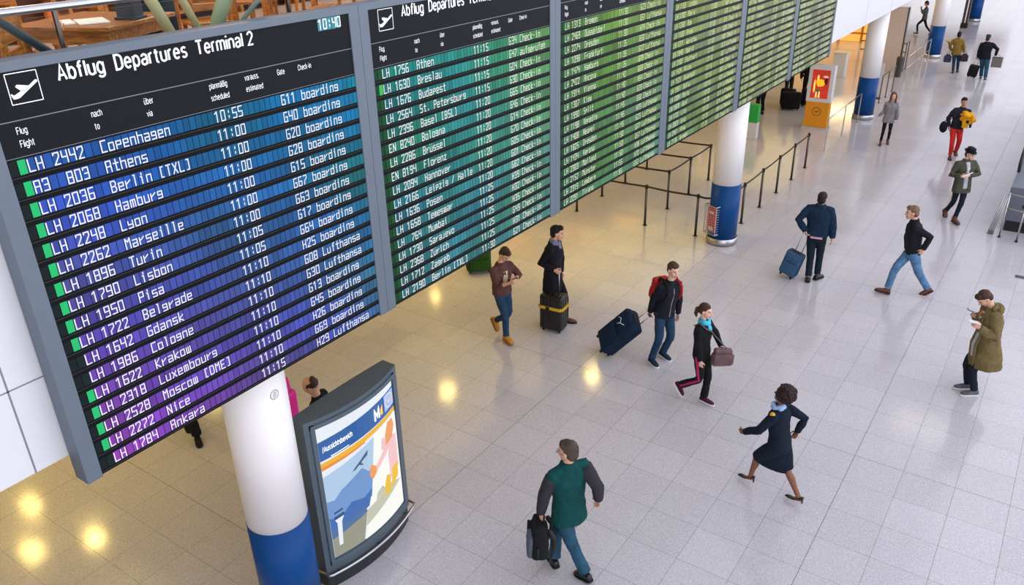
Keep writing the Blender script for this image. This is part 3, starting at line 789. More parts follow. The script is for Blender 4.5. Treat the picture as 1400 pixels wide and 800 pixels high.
def person(P, S):
    """P: joints in world space; S: look"""
    s = S['s']; fem = S.get('fem', False)
    yaw, ha = P['a'], P['ha']
    hip, neck, head = V(P['hip']), V(P['neck']), V(P['head'])
    F0 = V((math.cos(yaw), math.sin(yaw), 0)); RT = V((F0.y, -F0.x, 0)); Z = V((0, 0, 1))
    ank = {k: V(P['a'+k]) for k in 'LR'}
    th, sh = .435*s*S.get('legk', 1), .41*s*S.get('legk', 1); hj = .088*s
    # slide the pelvis along the spine until the straighter leg fits
    def need(h): return max(((h+RT*(hj*(1 if k == 'R' else -1)))-ank[k]).length for k in 'LR')
    tgt = (th+sh)*S.get('straight', .985); up = (neck-hip).normalized()
    for _ in range(60):
        e = tgt-need(hip)
        if abs(e) < .002: break
        hip = hip+up*e*.8
    TL = .545*s*S.get('torso', 1)
    if S.get('shift', False):      # weight between the feet: neither knee folds more than it must
        for _ in range(12):
            dl = [((hip+RT*(hj*sg))-ank[k]).length for k, sg in (('L', -1), ('R', 1))]
            v = ank['L']-ank['R']; v.z = 0
            if v.length < .2 or abs(dl[0]-dl[1]) < .01: break
            v.normalize(); st = max(-.02, min(.02, (dl[0]-dl[1])*.4)); hip += v*st
            if (hip-V(P['hip'])).xy.length > S.get('maxshift', .10): break
            for _ in range(8):
                e = tgt-need(hip); hip = hip+V((0, 0, 1))*e*.7
    if S.get('fixneck', True):
        neck2 = hip+up*TL; head = head+(neck2-neck)*S.get('nk', .6); neck = neck+(neck2-neck)*S.get('nk', .6)
    UP = (neck-hip).normalized(); FW = (F0-UP*F0.dot(UP)).normalized(); RT = FW.cross(UP).normalized()
    TL = (neck-hip).length
    root = thing('person', S['label'], 'person', ((ank['L'].x+ank['R'].x)/2, (ank['L'].y+ank['R'].y)/2, 0), 0, None)
    vx = S.get('vx', .0065)
    sw = (.178 if not fem else .152)*s
    shd = {k: neck-UP*.078*s+RT*(sw*(1 if k == 'R' else -1)) for k in 'LR'}
    J = {}
    for k in 'LR':
        sg = 1 if k == 'R' else -1
        el, wr = ik(shd[k], V(P['h'+k]), .285*s, .25*s, V(P['e'+k]))
        hp = hip+RT*hj*sg
        kn, an = ik(hp, ank[k], th, sh, (hp+ank[k])/2+F0*1.0)
        J[k] = (shd[k], el, wr, hp, kn, an)
    H = Matrix.Translation(head) @ ypr(ha, S.get('nod', .1), S.get('tilt', 0))
    # body
    bm = bmesh.new(); head_bm(bm, H, s*S.get('headk', 1.0), fem)
    hb = H @ V((0, -.02*s, -.05*s))
    tube(bm, [neck-UP*.05*s, neck+UP*.0*s, hb], [.075*s, (.056 if not fem else .047)*s, (.052 if not fem else .044)*s], 14)
    def tor(t, rx, ry, f=0): return (hip+UP*TL*t+FW*f*s, RT, FW, rx*s, ry*s, 2.3)
    wv = .9 if fem else 1
    loft(bm, [tor(-.12, .10, .09), tor(0, .15, .105), tor(.3, .13*wv, .088), tor(.7, .15*wv, .10), tor(.88, .12*wv, .08), tor(.97, .06, .05)], 18)
    for k in 'LR':
        a, e, w, hp, kn, an = J[k]; sg = 1 if k == 'R' else -1
        tube(bm, [neck-UP*.05*s, a, a+(e-a)*.3, e, e+(w-e)*.3, w], [.045*s, .052*s, .045*s, .036*s, .038*s, .025*s], 12)
        lk = 1 if S.get('skirt') else .78
        pt = [hp+Z*.02, hp+(kn-hp)*.3, kn, kn+(an-kn)*.3-F0*.012*s, kn+(an-kn)*.65, an-(an-kn)*.0+Z*.0]
        tube(bm, pt, [q*s*lk for q in (.075, .072, .047, .052, .038, .033)], 14)
        yw = yaw+S.get('toe'+k, -.12*sg); py = S.get('pit'+k, 0)
        if S.get('shoes', 'shoe') == 'pump':   # bare instep
            Fm = Matrix.Translation(an) @ Matrix.Rotation(yw-PI/2, 4, 'Z') @ Matrix.Rotation(-py, 4, 'X')
            capsule(bm, Fm @ V((0, -.03*s, -.02*s)), Fm @ V((0, .09*s, -.062*s)), .030*s, .024*s)
        fd = (w-e).normalized(); hd = S.get('hd'+k); hd = V(hd) if hd else fd
        nn = S.get('hn'+k); nn = V(nn) if nn else -RT*sg
        hand(bm, w, hd, nn, s*(.93 if fem else 1), sg*S.get('flip', 1), S.get('curl'+k, S.get('curl', .4)), thumb=S.get('thumb', .5))
    fuse('body', bm, M_skin, root, vx, 2, attr=skin_color(H, s, S.get('skin', 'light'), S.get('hair', (40, 30, 26)), S.get('stubble', 0), fem))
    # legs
    cv = vx*1.25
    if S.get('skirt'):
        bm = bmesh.new(); km = (J['L'][4]+J['R'][4])/2; d2 = (J['R'][4]-J['L'][4]); dx = d2.normalized(); dy = Z.cross(dx).normalized()
        lw = d2.length/2*.9+.07*s
        base = hip+(km-hip)*.97-Z*.02*s
        x0, y0 = (dx, dy) if dx.dot(RT) > 0 else (-dx, -dy)
        loft(bm, [(hip+UP*.2*s, RT, FW, .135*s, .11*s), (hip+UP*.08*s, RT, FW, .165*s, .13*s), (hip-Z*.06*s, RT, FW, .18*s, .145*s), (hip+(base-hip)*.6, x0, y0, (lw*.8+.02), .125*s), (base, x0, y0, lw*.92, .105*s), (base-Z*.02, x0, y0, lw*.93, .105*s)], 24)
        for k in 'LR':
            hp_, kn_ = J[k][3], J[k][4]; tube(bm, [hp_, hp_+(kn_-hp_)*.5, kn_+(hp_-kn_)*.06], [.11*s, .108*s, .088*s], 16)
        fuse('skirt', bm, S['M_leg'], root, cv, 4, .006, .12)
    else:
        bm = bmesh.new(); lg = S.get('legw', 1.0)
        loft(bm, [tor(.26, .135, .10), tor(.12, .15, .112), tor(0, .165, .122), tor(-.13, .16, .118), (hip-UP*.11*s, RT, FW, .12*s, .09*s)], 20)
        for k in 'LR':
            a, e, w, hp, kn, an = J[k]
            hem = S.get('hem', .02)*s
            e2 = an+(kn-an).normalized()*hem
            tube(bm, [hp+Z*.03, hp+(kn-hp)*.35, kn+(hp-kn)*.12, kn+(e2-kn)*.12, kn+(e2-kn)*.4, e2+(kn-e2)*.12, e2],
                 [.094*s*lg, .088*s*lg, .071*s*lg, .067*s*lg, .062*s*lg, S.get('cuff', .056)*s, S.get('cuff', .056)*s*1.02], 16)
        pl = fuse('trousers', bm, S['M_leg'], root, cv, 3, S.get('wr', .016), .10)
        if S.get('stripe'):
            for k in 'LR':
                a, e, w, hp, kn, an = J[k]; sg = 1 if k == 'R' else -1
                e2 = an+(kn-an).normalized()*.03*s
                bm = bmesh.new()
                q = [hp, hp+(kn-hp)*.35, kn, kn+(e2-kn)*.5, e2]; r = [.098, .088, .066, .060, .058]
                pts = [p+RT*sg*rr*s*.86-F0*.0 for p, rr in zip(q, r)]
                tube(bm, pts, [.024*s, .026*s, .024*s, .022*s, .024*s], 8)
                o = fuse('side_stripe', bm, S['stripe'], root, cv, 2)
        if S.get('belt'):
            bm = bmesh.new(); loft(bm, [tor(.20, .150, .116), tor(.26, .150, .114)], 24); fuse('belt', bm, S['belt'], root, cv, 1)
    # top
    TP = S['top']; g = TP.get('g', 1.0); bm = bmesh.new(); hl = TP.get('hem', -.10); hw = TP.get('hw', .180); hd_ = TP.get('hd', .135)
    cx = TP.get('chest', 1.0)
    rs = [tor(hl, hw, hd_), tor(hl+.04, hw*1.01, hd_*1.01), tor((hl+.35)/2, (hw+.158*g)/2, (hd_+.118*g)/2), tor(.35, .158*g*wv, .118*g), tor(.68, .190*g*cx*wv, .134*g, .008), tor(.84, .172*g*cx*wv, .116*g), tor(.94, .100*g, .080*g), tor(1.05, .066*g, .062*g)]
    if hl < -.25: rs.insert(1, tor((hl)*.55, hw*.98, hd_))
    # keep ring order by height
    rs.sort(key=lambda r: (r[0]-hip).dot(UP))
    loft(bm, rs, 26)
    for k in 'LR':
        a, e, w, hp, kn, an = J[k]; sl = TP.get('sleeve', 1.0)
        end = e+(w-e)*sl if sl <= 1 else w+(w-e).normalized()*(sl-1)*.25*s
        r1 = TP.get('arm', 1.0)
        tube(bm, [neck-UP*.045*s+RT*.03*s*(1 if k == 'R' else -1), a-UP*.005*s, a+(e-a)*.35, e, e+(end-e)*.5, end-(end-e)*.08, end],
             [.052*s*g, .070*s*g*r1, .066*s*g*r1, .057*s*g*r1, .052*s*g*r1, .045*s*g*r1, .043*s*g*r1], 16)
    jk = fuse(TP.get('name', 'jacket'), bm, TP['m'], root, cv, 3, TP.get('wr', .022), .11)
    if TP.get('sleeve_m'):
        for k in 'LR':
            a, e, w, hp, kn, an = J[k]; bm = bmesh.new()
            tube(bm, [a+(RT*(1 if k == 'R' else -1))*.022*s-UP*.01*s, a+(e-a)*.35, e, e+(w-e)*.5, w-(w-e)*.08, w], [.066*s*g, .073*s*g, .063*s*g, .058*s*g, .050*s*g, .046*s*g], 16)
            fuse('sleeve', bm, TP['sleeve_m'], root, cv, 3, .018, .11)
    def panel(name, m, t0, t1, w0, w1, fwd, par=root, dx=0, thick=.02, n=7, curve=.0):
        """strip lying on the front (fwd > 0) or back of the torso"""
        par = par or root
        bm = bmesh.new(); rg = []
        for i in range(n+1):
            t = t0+(t1-t0)*i/n
            prof = [(-.35, hd_), (0, hd_), (.35, .118*g), (.68, .132*g+.008), (.85, .112*g+.004), (.95, .08*g), (1.05, .066*g)]
            for (ta, da), (tb, db) in zip(prof, prof[1:]):
                if t <= tb: break
            q = max(0, min(1, (t-ta)/(tb-ta))); dep = da+(db-da)*q
            w = w0+(w1-w0)*i/n
            rg.append((hip+UP*TL*t+FW*(dep*s*fwd-.012*s*math.copysign(1, fwd)+curve)+RT*dx*s, RT, FW, w*s, (.012+thick)*s, 2.2))
        loft(bm, rg, 14); return fuse(name, bm, m, par, cv*.8, 3)
    for ex in TP.get('panels', []): panel(*ex)
    if TP.get('collar'):
        bm = bmesh.new(); r0, hh, lean = TP['collar'][:3]
        a = neck-UP*.035*s
        loft(bm, [(a, RT, FW, (r0+.018)*s, (r0+.014)*s), (a+UP*hh*.5*s, RT, FW, (r0+.004)*s, (r0+.004)*s), (a+UP*hh*s+FW*lean*s, RT, FW, (r0+.004)*s, (r0+.006)*s)], 20)
        fuse('collar', bm, TP['collar'][3] if len(TP['collar']) > 3 else TP['m'], root, cv*.8, 2)
    if TP.get('scarf'):
        bm = bmesh.new()
        for j, (rr, zz) in enumerate(((.075, -.01), (.068, .025))):
            n = 16; pts = [neck+UP*(zz+.012*math.sin(3*2*PI*i/n+j))*s+RT*math.cos(2*PI*i/n)*rr*s+FW*(math.sin(2*PI*i/n)*rr+.016)*s for i in range(n+1)]
            tube(bm, pts, .028*s, 10, cap=True)
        if TP.get('scarf_tail'):
            tube(bm, [neck+FW*.085*s, neck+FW*.115*s-UP*.09*s, neck+FW*.135*s-UP*TP['scarf_tail']*s], [.03*s, .045*s, .03*s], 10, flat=.5)
        fuse('scarf', bm, TP['scarf'], root, cv*.8, 2, .018, .04)
    if TP.get('hood'):
        bm = bmesh.new(); c = neck-FW*.085*s-UP*.01*s
        ell(bm, (0, 0, 0), (.125*s, .075*s, .085*s), Matrix.Translation(c) @ ypr(yaw, -.3))
        n = 14; pts = [neck+UP*(.03 if math.sin(PI*i/n) < .3 else .05)*s+RT*math.cos(PI*i/n)*.095*s-FW*(math.sin(PI*i/n)*.085-.035)*s for i in range(n+1)]
        tube(bm, pts, .03*s, 10)
        fuse('hood', bm, TP['hood'], root, cv, 4, .02, .06)
    # hair / hat
    hm = S.get('hairm') or cloth('hair %d %d %d' % S['hair'], S['hair'], .8, 120, .35, .55)
    hk = s*S.get('headk', 1.0); typ = S.get('hs', 'short'); bm = bmesh.new()
    def he(c, r, **kw): ell(bm, [x*hk for x in c], [x*hk for x in r], H, **kw)
    if typ == 'short':
        he((0, -.026, .048), (.083, .096, .088)); he((0, -.054, -.012), (.076, .062, .082)); he((0, .02, .085), (.066, .062, .045))
    elif typ == 'quiff':
        he((0, -.026, .05), (.083, .096, .09)); he((0, -.054, -.008), (.076, .062, .078)); he((0, .034, .096), (.06, .062, .044))
    elif typ == 'balding':
        he((0, -.05, .012), (.085, .068, .062))
        for sx in (-1, 1): he((sx*.062, -.018, .02), (.025, .05, .038))
        he((0, -.07, .05), (.06, .045, .05))
    elif typ == 'afro':
        he((0, -.03, .045), (.135, .130, .128))
        rr = random.Random(3)
        for i in range(90):
            u = rr.uniform(-.55, 1); a = rr.uniform(0, 2*PI); q = math.sqrt(1-u*u)
            v = V((q*math.cos(a), q*math.sin(a), u))
            if v.y > .55 and v.z < .45: continue
            he((v.x*.128, v.y*.122-.03, v.z*.122+.045), (.022, .022, .022), seg=8, rings=6)
    elif typ == 'long':
        he((0, -.024, .05), (.086, .098, .09)); he((0, -.055, -.01), (.088, .062, .09))
        for sx in (-1, 1):
            tube(bm, [H @ (V(p)*hk) for p in ((sx*.03, .04, .105), (sx*.074, .035, .05), (sx*.085, .015, -.04), (sx*.088, .02, -.13), (sx*.085, .035, -.21), (sx*.07, .045, -.26))], [.02*hk, .026*hk, .03*hk, .034*hk, .034*hk, .012*hk], 10)
        tube(bm, [H @ (V(p)*hk) for p in ((0, -.08, .03), (0, -.085, -.08), (0, -.095, -.2), (0, -.09, -.27))], [.05*hk, .075*hk, .075*hk, .03*hk], 12, flat=.6)
    elif typ == 'tied':
        he((0, -.024, .047), (.082, .097, .088)); he((0, -.055, .0), (.074, .06, .07))
        he((0, -.13, -.02), (.04, .045, .05)); tube(bm, [H @ (V(p)*hk) for p in ((0, -.13, -.02), (0, -.15, -.09), (0, -.13, -.16))], [.035*hk, .032*hk, .012*hk], 10)
    elif typ == 'bob':
        he((0, -.03, .05), (.092, .104, .095)); he((0, -.05, -.03), (.09, .075, .09))
    o = fuse('hair', bm, hm, root, vx*1.1, 1 if typ == 'afro' else 2, .016 if typ != 'afro' else .03, .03)
    if S.get('hat'):
        bm = bmesh.new(); hx = H @ Matrix.Translation(V((0, -.01, .062))*hk) @ Matrix.Rotation(S.get('hatback', -.18), 4, 'X') @ Matrix.Scale(hk, 4)
        R3 = hx.to_3x3().normalized()
        for kk, ring in enumerate([[(0, .088), (.05, .090), (.085, .085), (.10, .06)]]):
            loft(bm, [(hx @ V((0, 0, z)), R3 @ V((1, 0, 0)), R3 @ V((0, 1, 0)), r*hk, r*1.15*hk) for z, r in ring], 24)
        if S['hat'] == 'brim':
            loft(bm, [(hx @ V((0, 0, 0)), R3 @ V((1, 0, 0)), R3 @ V((0, 1, 0)), .125*hk, .145*hk), (hx @ V((0, 0, .012)), R3 @ V((1, 0, 0)), R3 @ V((0, 1, 0)), .122*hk, .142*hk)], 24)
        fuse('hat', bm, S['hatm'], root, .005, 2)
    if S.get('glasses'):
        bm = bmesh.new()
        for sx in (-1, 1):
            n = 14; tube(bm, [H @ (V((sx*.034+math.cos(2*PI*i/n)*.023, .104, .002+math.sin(2*PI*i/n)*.017))*hk) for i in range(n+1)], .0022, 6)
            tube(bm, [H @ (V(p)*hk) for p in ((sx*.057, .102, .006), (sx*.080, .05, .006), (sx*.083, -.015, .002))], .0022, 6)
        tube(bm, [H @ (V(p)*hk) for p in ((-.011, .106, .004), (.011, .106, .004))], .0022, 6)
        g_ = obj('glasses', bm, M_black, None); g_.data.transform(world_of(root).inverted()); g_.parent = root
    # shoes
    for k in 'LR':
        sg = 1 if k == 'R' else -1
        shoe(root, S.get('shoename', 'shoe'), J[k][5], yaw+S.get('toe'+k, -.12*sg), S.get('pit'+k, 0), s, S['M_shoe'], S['M_sole'], S.get('shoes', 'shoe'), fem)
    J['hip'] = hip; J['neck'] = neck; J['UP'] = UP; J['FW'] = FW; J['RT'] = RT; J['H'] = H; J['root'] = root; J['TL'] = TL
    return J
def stand(x, y, yaw, s=1.0, arms=None, lean=0, ha=None):
    F = V((math.cos(yaw), math.sin(yaw), 0)); R = V((F.y, -F.x, 0)); b = V((x, y, 0)); z = V((0, 0, 1))
    P = dict(a=yaw, ha=yaw if ha is None else ha)
    P['hip'] = b+z*.92*s; P['neck'] = b+z*1.46*s+F*lean; P['head'] = b+z*1.63*s+F*(.03+lean*1.3)
    for k, sg in (('L', -1), ('R', 1)):
        P['a'+k] = b+R*.12*sg*s+F*(.06*sg)+z*.09; P['e'+k] = b+R*.32*sg+z*1.15*s-F*.08; P['h'+k] = b+R*.25*sg*s+z*.88*s+F*.08
    if arms == 'front':
        for k, sg in (('L', -1), ('R', 1)): P['h'+k] = b+R*.06*sg+z*1.12*s+F*.32
    return P
# ------------------------------------------------------------------ luggage
M_plastic = mat('black plastic', (22, 22, 24), .4)
M_alu = mat('aluminium tube', (200, 202, 206), .3, 1)
def suitcase(name, label, M, size, m_body, m_trim=None, handle=.45, straps=None, pocket=True, soft=True, group=None, rods=True, axis_handle_tilt=0, cat='suitcase'):
    """M: placement matrix; local z from the wheels to the handle, local y towards the front face"""
    w, d, h = size; loc = M.to_translation()
    t = thing(name, label, cat, loc, 0, group); t.rotation_mode = 'QUATERNION'; t.rotation_quaternion = M.to_quaternion()
    bm = bmesh.new(); rbox(bm, (w, d, h), (0, 0, .05+h/2), .05 if soft else .035, 4)
    o = obj('shell', bm, m_body, t, True)
    bm = bmesh.new()
    for x in (-w/2-.001, w/2+.001):
        pass
    for yy in (-d*.18, d*.18):
        n = 4
        pts = []
        for a, b in ((-1, -1), (1, -1), (1, 1), (-1, 1)):
            for k in range(5):
                an = {(-1, -1): PI, (1, -1): -PI/2, (1, 1): 0, (-1, 1): PI/2}[(a, b)]+k*PI/8
                pts.append(V((a*(w/2-.05)+math.cos(an)*.052, yy, .05+h/2+b*(h/2-.05)+math.sin(an)*.052)))
        pts.append(pts[0]); tube(bm, pts, .006, 6)
    obj('piping', bm, m_trim or M_plastic, t)
    if pocket:
        bm = bmesh.new(); rbox(bm, (w*.82, .05, h*.5), (0, d/2+.005, .05+h*.32), .022, 3); rbox(bm, (w*.82, .04, h*.26), (0, d/2+.004, .05+h*.76), .018, 3)
        obj('front_pocket', bm, m_body, t, True)
    elif not soft:
        bm = bmesh.new()
        for i in range(6): rbox(bm, (.022, .02, h*.82), (-w*.38+i*w*.152, d/2, .05+h/2), .008, 2)
        for i in range(4): rbox(bm, (.02, d*.7, .02), (-w*.3+i*w*.2, 0, .05+h), .008, 2)
        obj('rib', bm, m_body, t, True)
    for x in (-1, 1):
        for y in (-1, 1):
            bm = bmesh.new(); cyl(bm, (x*(w/2-.06)-.014, y*(d/2-.05), .026), (x*(w/2-.06)+.014, y*(d/2-.05), .026), .026, seg=14)
            bx(bm, (x*(w/2-.06)-.02, y*(d/2-.05)-.014, .03), (x*(w/2-.06)+.02, y*(d/2-.05)+.014, .062)); obj('wheel', bm, M_plastic, t)
    bm = bmesh.new(); yb = -d/2+.045
    tube(bm, [(-.08, .02, .05+h-.004), (-.07, .02, .05+h+.022), (.07, .02, .05+h+.022), (.08, .02, .05+h-.004)], .010, 8); obj('carry_handle', bm, M_plastic, t)
    if rods:
        bm = bmesh.new()
        for x in (-.065, .065): cyl(bm, (x, yb, .05+h-.02), (x, yb, .05+h+handle), .008, seg=10)
        p = obj('telescopic_handle', bm, M_alu, t, True)
        bm = bmesh.new(); rbox(bm, (.165, .026, .028), (0, yb, .05+h+handle), .010, 2); obj('grip', bm, M_plastic, p, True)
    if straps:
        bm = bmesh.new(); z = .05+h*straps[1]
        t2 = bmesh.new(); bmesh.ops.create_cube(t2, size=1)
        for v in t2.verts: v.co = V((v.co.x*(w+.05), v.co.y*(d+.05), v.co.z*.05))+V((0, 0, z))
        bmesh.ops.bevel(t2, geom=[e for e in t2.edges if abs((e.verts[0].co-e.verts[1].co).z) > .04], offset=.035, segments=3, affect='EDGES')
        add_bm(bm, t2); so = obj('luggage_strap', bm, straps[0], t)
        bm = bmesh.new(); rbox(bm, (.07, .02, .06), (.04, d/2+.03, z), .006, 2); obj('buckle', bm, M_plastic, so)
    return t
def at_frame(p, zdir, ydir):
    z = V(zdir).normalized(); y = V(ydir); y = (y-z*y.dot(z)).normalized(); x = y.cross(z)
    return Matrix.Translation(V(p)) @ Matrix((x, y, z)).transposed().to_4x4()
def place(name, label, cat, M, group=None):
    t = thing(name, label, cat, M.to_translation(), 0, group); t.rotation_mode = 'QUATERNION'; t.rotation_quaternion = M.to_quaternion()
    return t
def world_of(o):
    q = o.rotation_quaternion if o.rotation_mode == 'QUATERNION' else o.rotation_euler.to_quaternion()
    m = Matrix.LocRotScale(o.location, q, o.scale)
    return world_of(o.parent) @ m if o.parent else m
def soft_bag(t, name, m, parts, voxel=.007, disp=.015, smooth=4, par=None):
    bm = bmesh.new()
    for kind, *a in parts:
        if kind == 'box': rbox(bm, a[0], a[1], a[2] if len(a) > 2 else .03, 3)
        elif kind == 'ell': ell(bm, a[0], a[1])
        elif kind == 'tube': tube(bm, a[0], a[1], 10, flat=a[2] if len(a) > 2 else 1)
    o = fuse(name, bm, m, None, voxel, smooth, disp, .08); o.parent = par or t
    return o
POS = {
 'green': {'a': 2.6589, 'ha': -3.1007, 'hip': (-3.503, 5.951, 0.883), 'neck': (-3.523, 5.94, 1.705), 'head': (-3.537, 5.961, 1.846), 'aL': (-3.295, 5.983, 0.11), 'aR': (-3.682, 5.936, 0.16), 'eL': (-3.683, 5.73, 1.292), 'hL': (-3.741, 5.744, 0.932), 'eR': (-3.299, 6.089, 1.324), 'hR': (-3.24, 6.123, 1.107)},
 'suit': {'a': 2.9361, 'ha': 3.0233, 'hip': (-2.046, 8.569, 0.815), 'neck': (-2.104, 8.555, 1.399), 'head': (-2.085, 8.573, 1.554), 'aL': (-2.339, 8.613, 0.12), 'aR': (-1.692, 8.54, 0.12), 'eL': (-2.216, 8.343, 1.041), 'hL': (-2.432, 8.423, 0.908), 'eR': (-1.944, 8.718, 1.073), 'hR': (-1.877, 8.733, 0.936)},
 'girl': {'a': -0.0772, 'ha': -0.0249, 'hip': (-3.676, 10.049, 0.813), 'neck': (-3.689, 10.044, 1.389), 'head': (-3.668, 10.039, 1.565), 'aL': (-3.584, 10.063, 0.09), 'aR': (-3.937, 9.972, 0.24), 'eL': (-3.521, 10.269, 1.016), 'hL': (-3.445, 10.207, 0.945), 'eR': (-3.731, 9.881, 0.966), 'hR': (-3.614, 9.879, 0.793)},
 'red': {'a': -0.4619, 'ha': -0.5492, 'hip': (-4.657, 10.841, 0.805), 'neck': (-4.589, 10.87, 1.478), 'head': (-4.55, 10.862, 1.68), 'aL': (-4.677, 10.955, 0.1), 'aR': (-4.745, 10.68, 0.09), 'eL': (-4.496, 11.128, 1.017), 'hL': (-4.494, 11.045, 0.813), 'eR': (-4.871, 10.715, 1.081), 'hR': (-4.913, 10.763, 0.728)},
 'parka': {'a': -2.6826, 'ha': -2.5081, 'hip': (-0.208, 12.494, 0.751), 'neck': (-0.286, 12.493, 1.487), 'head': (-0.408, 12.477, 1.627), 'aL': (-0.228, 12.419, 0.09), 'aR': (-0.337, 12.567, 0.09), 'eL': (-0.059, 12.334, 1.204), 'hL': (-0.356, 12.183, 1.236), 'eR': (-0.369, 12.621, 1.263), 'hR': (-0.467, 12.513, 1.247)},
 'brown': {'a': -0.2422, 'ha': -0.2422, 'hip': (-7.3, 10.075, 0.76), 'neck': (-7.315, 10.064, 1.422), 'head': (-7.239, 10.091, 1.59), 'aL': (-7.493, 10.123, 0.27), 'aR': (-7.176, 9.976, 0.11), 'eL': (-7.128, 10.304, 1.169), 'hL': (-7.08, 10.102, 1.165), 'eR': (-7.403, 9.849, 1.064), 'hR': (-6.99, 9.866, 1.23)},
 'coat': {'a': 0.2417, 'ha': 0.4686, 'hip': (-6.854, 10.993, 1.054), 'neck': (-6.843, 11.0, 1.676), 'head': (-6.785, 11.025, 1.841), 'aL': (-6.687, 11.147, 0.09), 'aR': (-6.966, 10.873, 0.09), 'eL': (-6.815, 11.248, 1.191), 'hL': (-6.806, 11.236, 0.741), 'eR': (-6.916, 10.785, 1.356), 'hR': (-6.72, 10.827, 1.152)},
 'navy': {'a': 1.7066, 'ha': 1.5844, 'hip': (-3.488, 15.205, 0.882), 'neck': (-3.499, 15.203, 1.643), 'head': (-3.498, 15.234, 1.765), 'aL': (-3.509, 15.118, 0.1), 'aR': (-3.394, 15.309, 0.1), 'eL': (-3.795, 15.051, 1.22), 'hL': (-3.678, 15.057, 1.061), 'eR': (-3.196, 15.224, 1.193), 'hR': (-3.201, 15.254, 0.897)},
 'jeans': {'a': -2.853, 'ha': -2.853, 'hip': (-1.847, 15.529, 0.887), 'neck': (-1.912, 15.522, 1.528), 'head': (-1.985, 15.508, 1.674), 'aL': (-1.462, 15.722, 0.12), 'aR': (-2.098, 15.351, 0.11), 'eL': (-1.536, 15.411, 1.258), 'hL': (-1.645, 15.39, 1.012), 'eR': (-1.985, 15.684, 1.066), 'hR': (-1.948, 15.697, 0.847)},
 'hat': {'a': -0.9602, 'ha': -0.5239, 'hip': (-1.656, 20.151, 0.838), 'neck': (-1.682, 20.148, 1.483), 'head': (-1.635, 20.126, 1.63), 'aL': (-1.633, 19.957, 0.11), 'aR': (-1.879, 20.326, 0.14), 'eL': (-1.399, 20.251, 1.179), 'hL': (-1.536, 20.039, 1.13), 'eR': (-1.957, 20.029, 1.167), 'hR': (-1.687, 19.835, 1.146)},
 'redpants': {'a': -1.2113, 'ha': -1.124, 'hip': (-2.549, 25.463, 0.851), 'neck': (-2.5, 25.468, 1.431), 'head': (-2.494, 25.439, 1.599), 'aL': (-2.461, 25.703, 0.13), 'aR': (-2.532, 25.234, 0.09), 'eL': (-2.238, 25.543, 1.161), 'hL': (-2.395, 25.285, 1.218), 'eR': (-2.812, 25.407, 1.1), 'hR': (-2.74, 25.346, 0.874)},
 'cardigan': {'a': -1.3142, 'ha': -1.2618, 'hip': (-4.408, 25.849, 0.763), 'neck': (-4.401, 25.85, 1.305), 'head': (-4.382, 25.823, 1.462), 'aL': (-4.341, 25.948, 0.13), 'aR': (-4.498, 25.746, 0.09), 'eL': (-4.177, 25.905, 0.996), 'hL': (-4.187, 25.853, 0.768), 'eR': (-4.587, 25.802, 1.035), 'hR': (-4.683, 25.735, 0.842)},
 'farman': {'a': 1.5168, 'ha': 1.4819, 'hip': (-3.275, 37.117, 0.76), 'neck': (-3.317, 37.113, 1.449), 'head': (-3.323, 37.142, 1.581), 'aL': (-3.278, 37.235, 0.09), 'aR': (-3.097, 37.013, 0.09), 'eL': (-3.63, 37.113, 1.122), 'hL': (-3.518, 37.122, 0.823), 'eR': (-2.921, 37.12, 1.23), 'hR': (-2.937, 37.119, 0.954)},
 'farwoman': {'a': 1.5965, 'ha': 1.5441, 'hip': (-4.417, 38.087, 0.713), 'neck': (-4.441, 38.084, 1.373), 'head': (-4.446, 38.114, 1.511), 'aL': (-4.386, 37.978, 0.09), 'aR': (-4.259, 38.217, 0.09), 'eL': (-4.701, 38.071, 1.069), 'hL': (-4.648, 38.178, 0.855), 'eR': (-4.119, 38.104, 1.079), 'hR': (-4.129, 38.103, 0.733)},
 'phonewalker': {'a': -2.9563, 'ha': -2.9039, 'hip': (-7.322, 47.749, 0.767), 'neck': (-7.331, 47.748, 1.372), 'head': (-7.363, 47.742, 1.548), 'aL': (-7.527, 47.623, 0.12), 'aR': (-6.951, 47.901, 0.12), 'eL': (-7.278, 47.564, 1.077), 'hL': (-7.514, 47.518, 1.283), 'eR': (-7.376, 47.933, 1.064), 'hR': (-7.567, 47.894, 1.202)},
}
# ------------------------------------------------------------------ the travellers
def C_(n, rgb, **k): return cloth(n, rgb, **k)
denim = C_('dark blue denim', (34, 62, 88)); denim2 = C_('bright blue denim', (84, 124, 160), var=.3); denim3 = C_('petrol denim', (40, 78, 100), var=.3)
navyp = C_('navy trousers', (22, 30, 44)); blackp = C_('black trousers', (20, 20, 24)); redp = C_('red trousers', (206, 48, 40))
rubber_w = mat('white rubber sole', (226, 226, 226), .6); rubber_k = mat('black rubber sole', (24, 24, 26), .6)
leather_k = mat('black leather', (20, 20, 24), .35, bump=.2, bscale=80); leather_b = mat('brown leather', (92, 52, 38), .4, bump=.2, bscale=80)
Z3 = V((0, 0, 1)); G = {}
def lab(s): return s
k_ = 1.0
tealj = C_('dark teal fleece', (6, 66, 66)); charcoal = C_('charcoal sleeve fabric', (50, 48, 54))
G['green'] = person(POS['green'], dict(s=1.04, label='man in a dark teal jacket and jeans, seen from behind, carrying a backpack',
    skin='light', hair=(74, 62, 54), hs='short', glasses=True, M_leg=denim3, M_shoe=leather_k, M_sole=rubber_k, shoes='shoe', pitL=.25, pitR=.0, cuff=.066, vx=.0055, legw=1.05,
    toeL=.2, curlL=1.2, hdL=(0, 0, -1), curlR=.5,
    top=dict(m=tealj, name='jacket', hem=-.14, hw=.20, hd=.145, g=1.08, sleeve_m=charcoal, collar=(.062, .06, .0, charcoal), wr=.03)))
navys = C_('navy uniform wool', (14, 26, 42), var=.15)
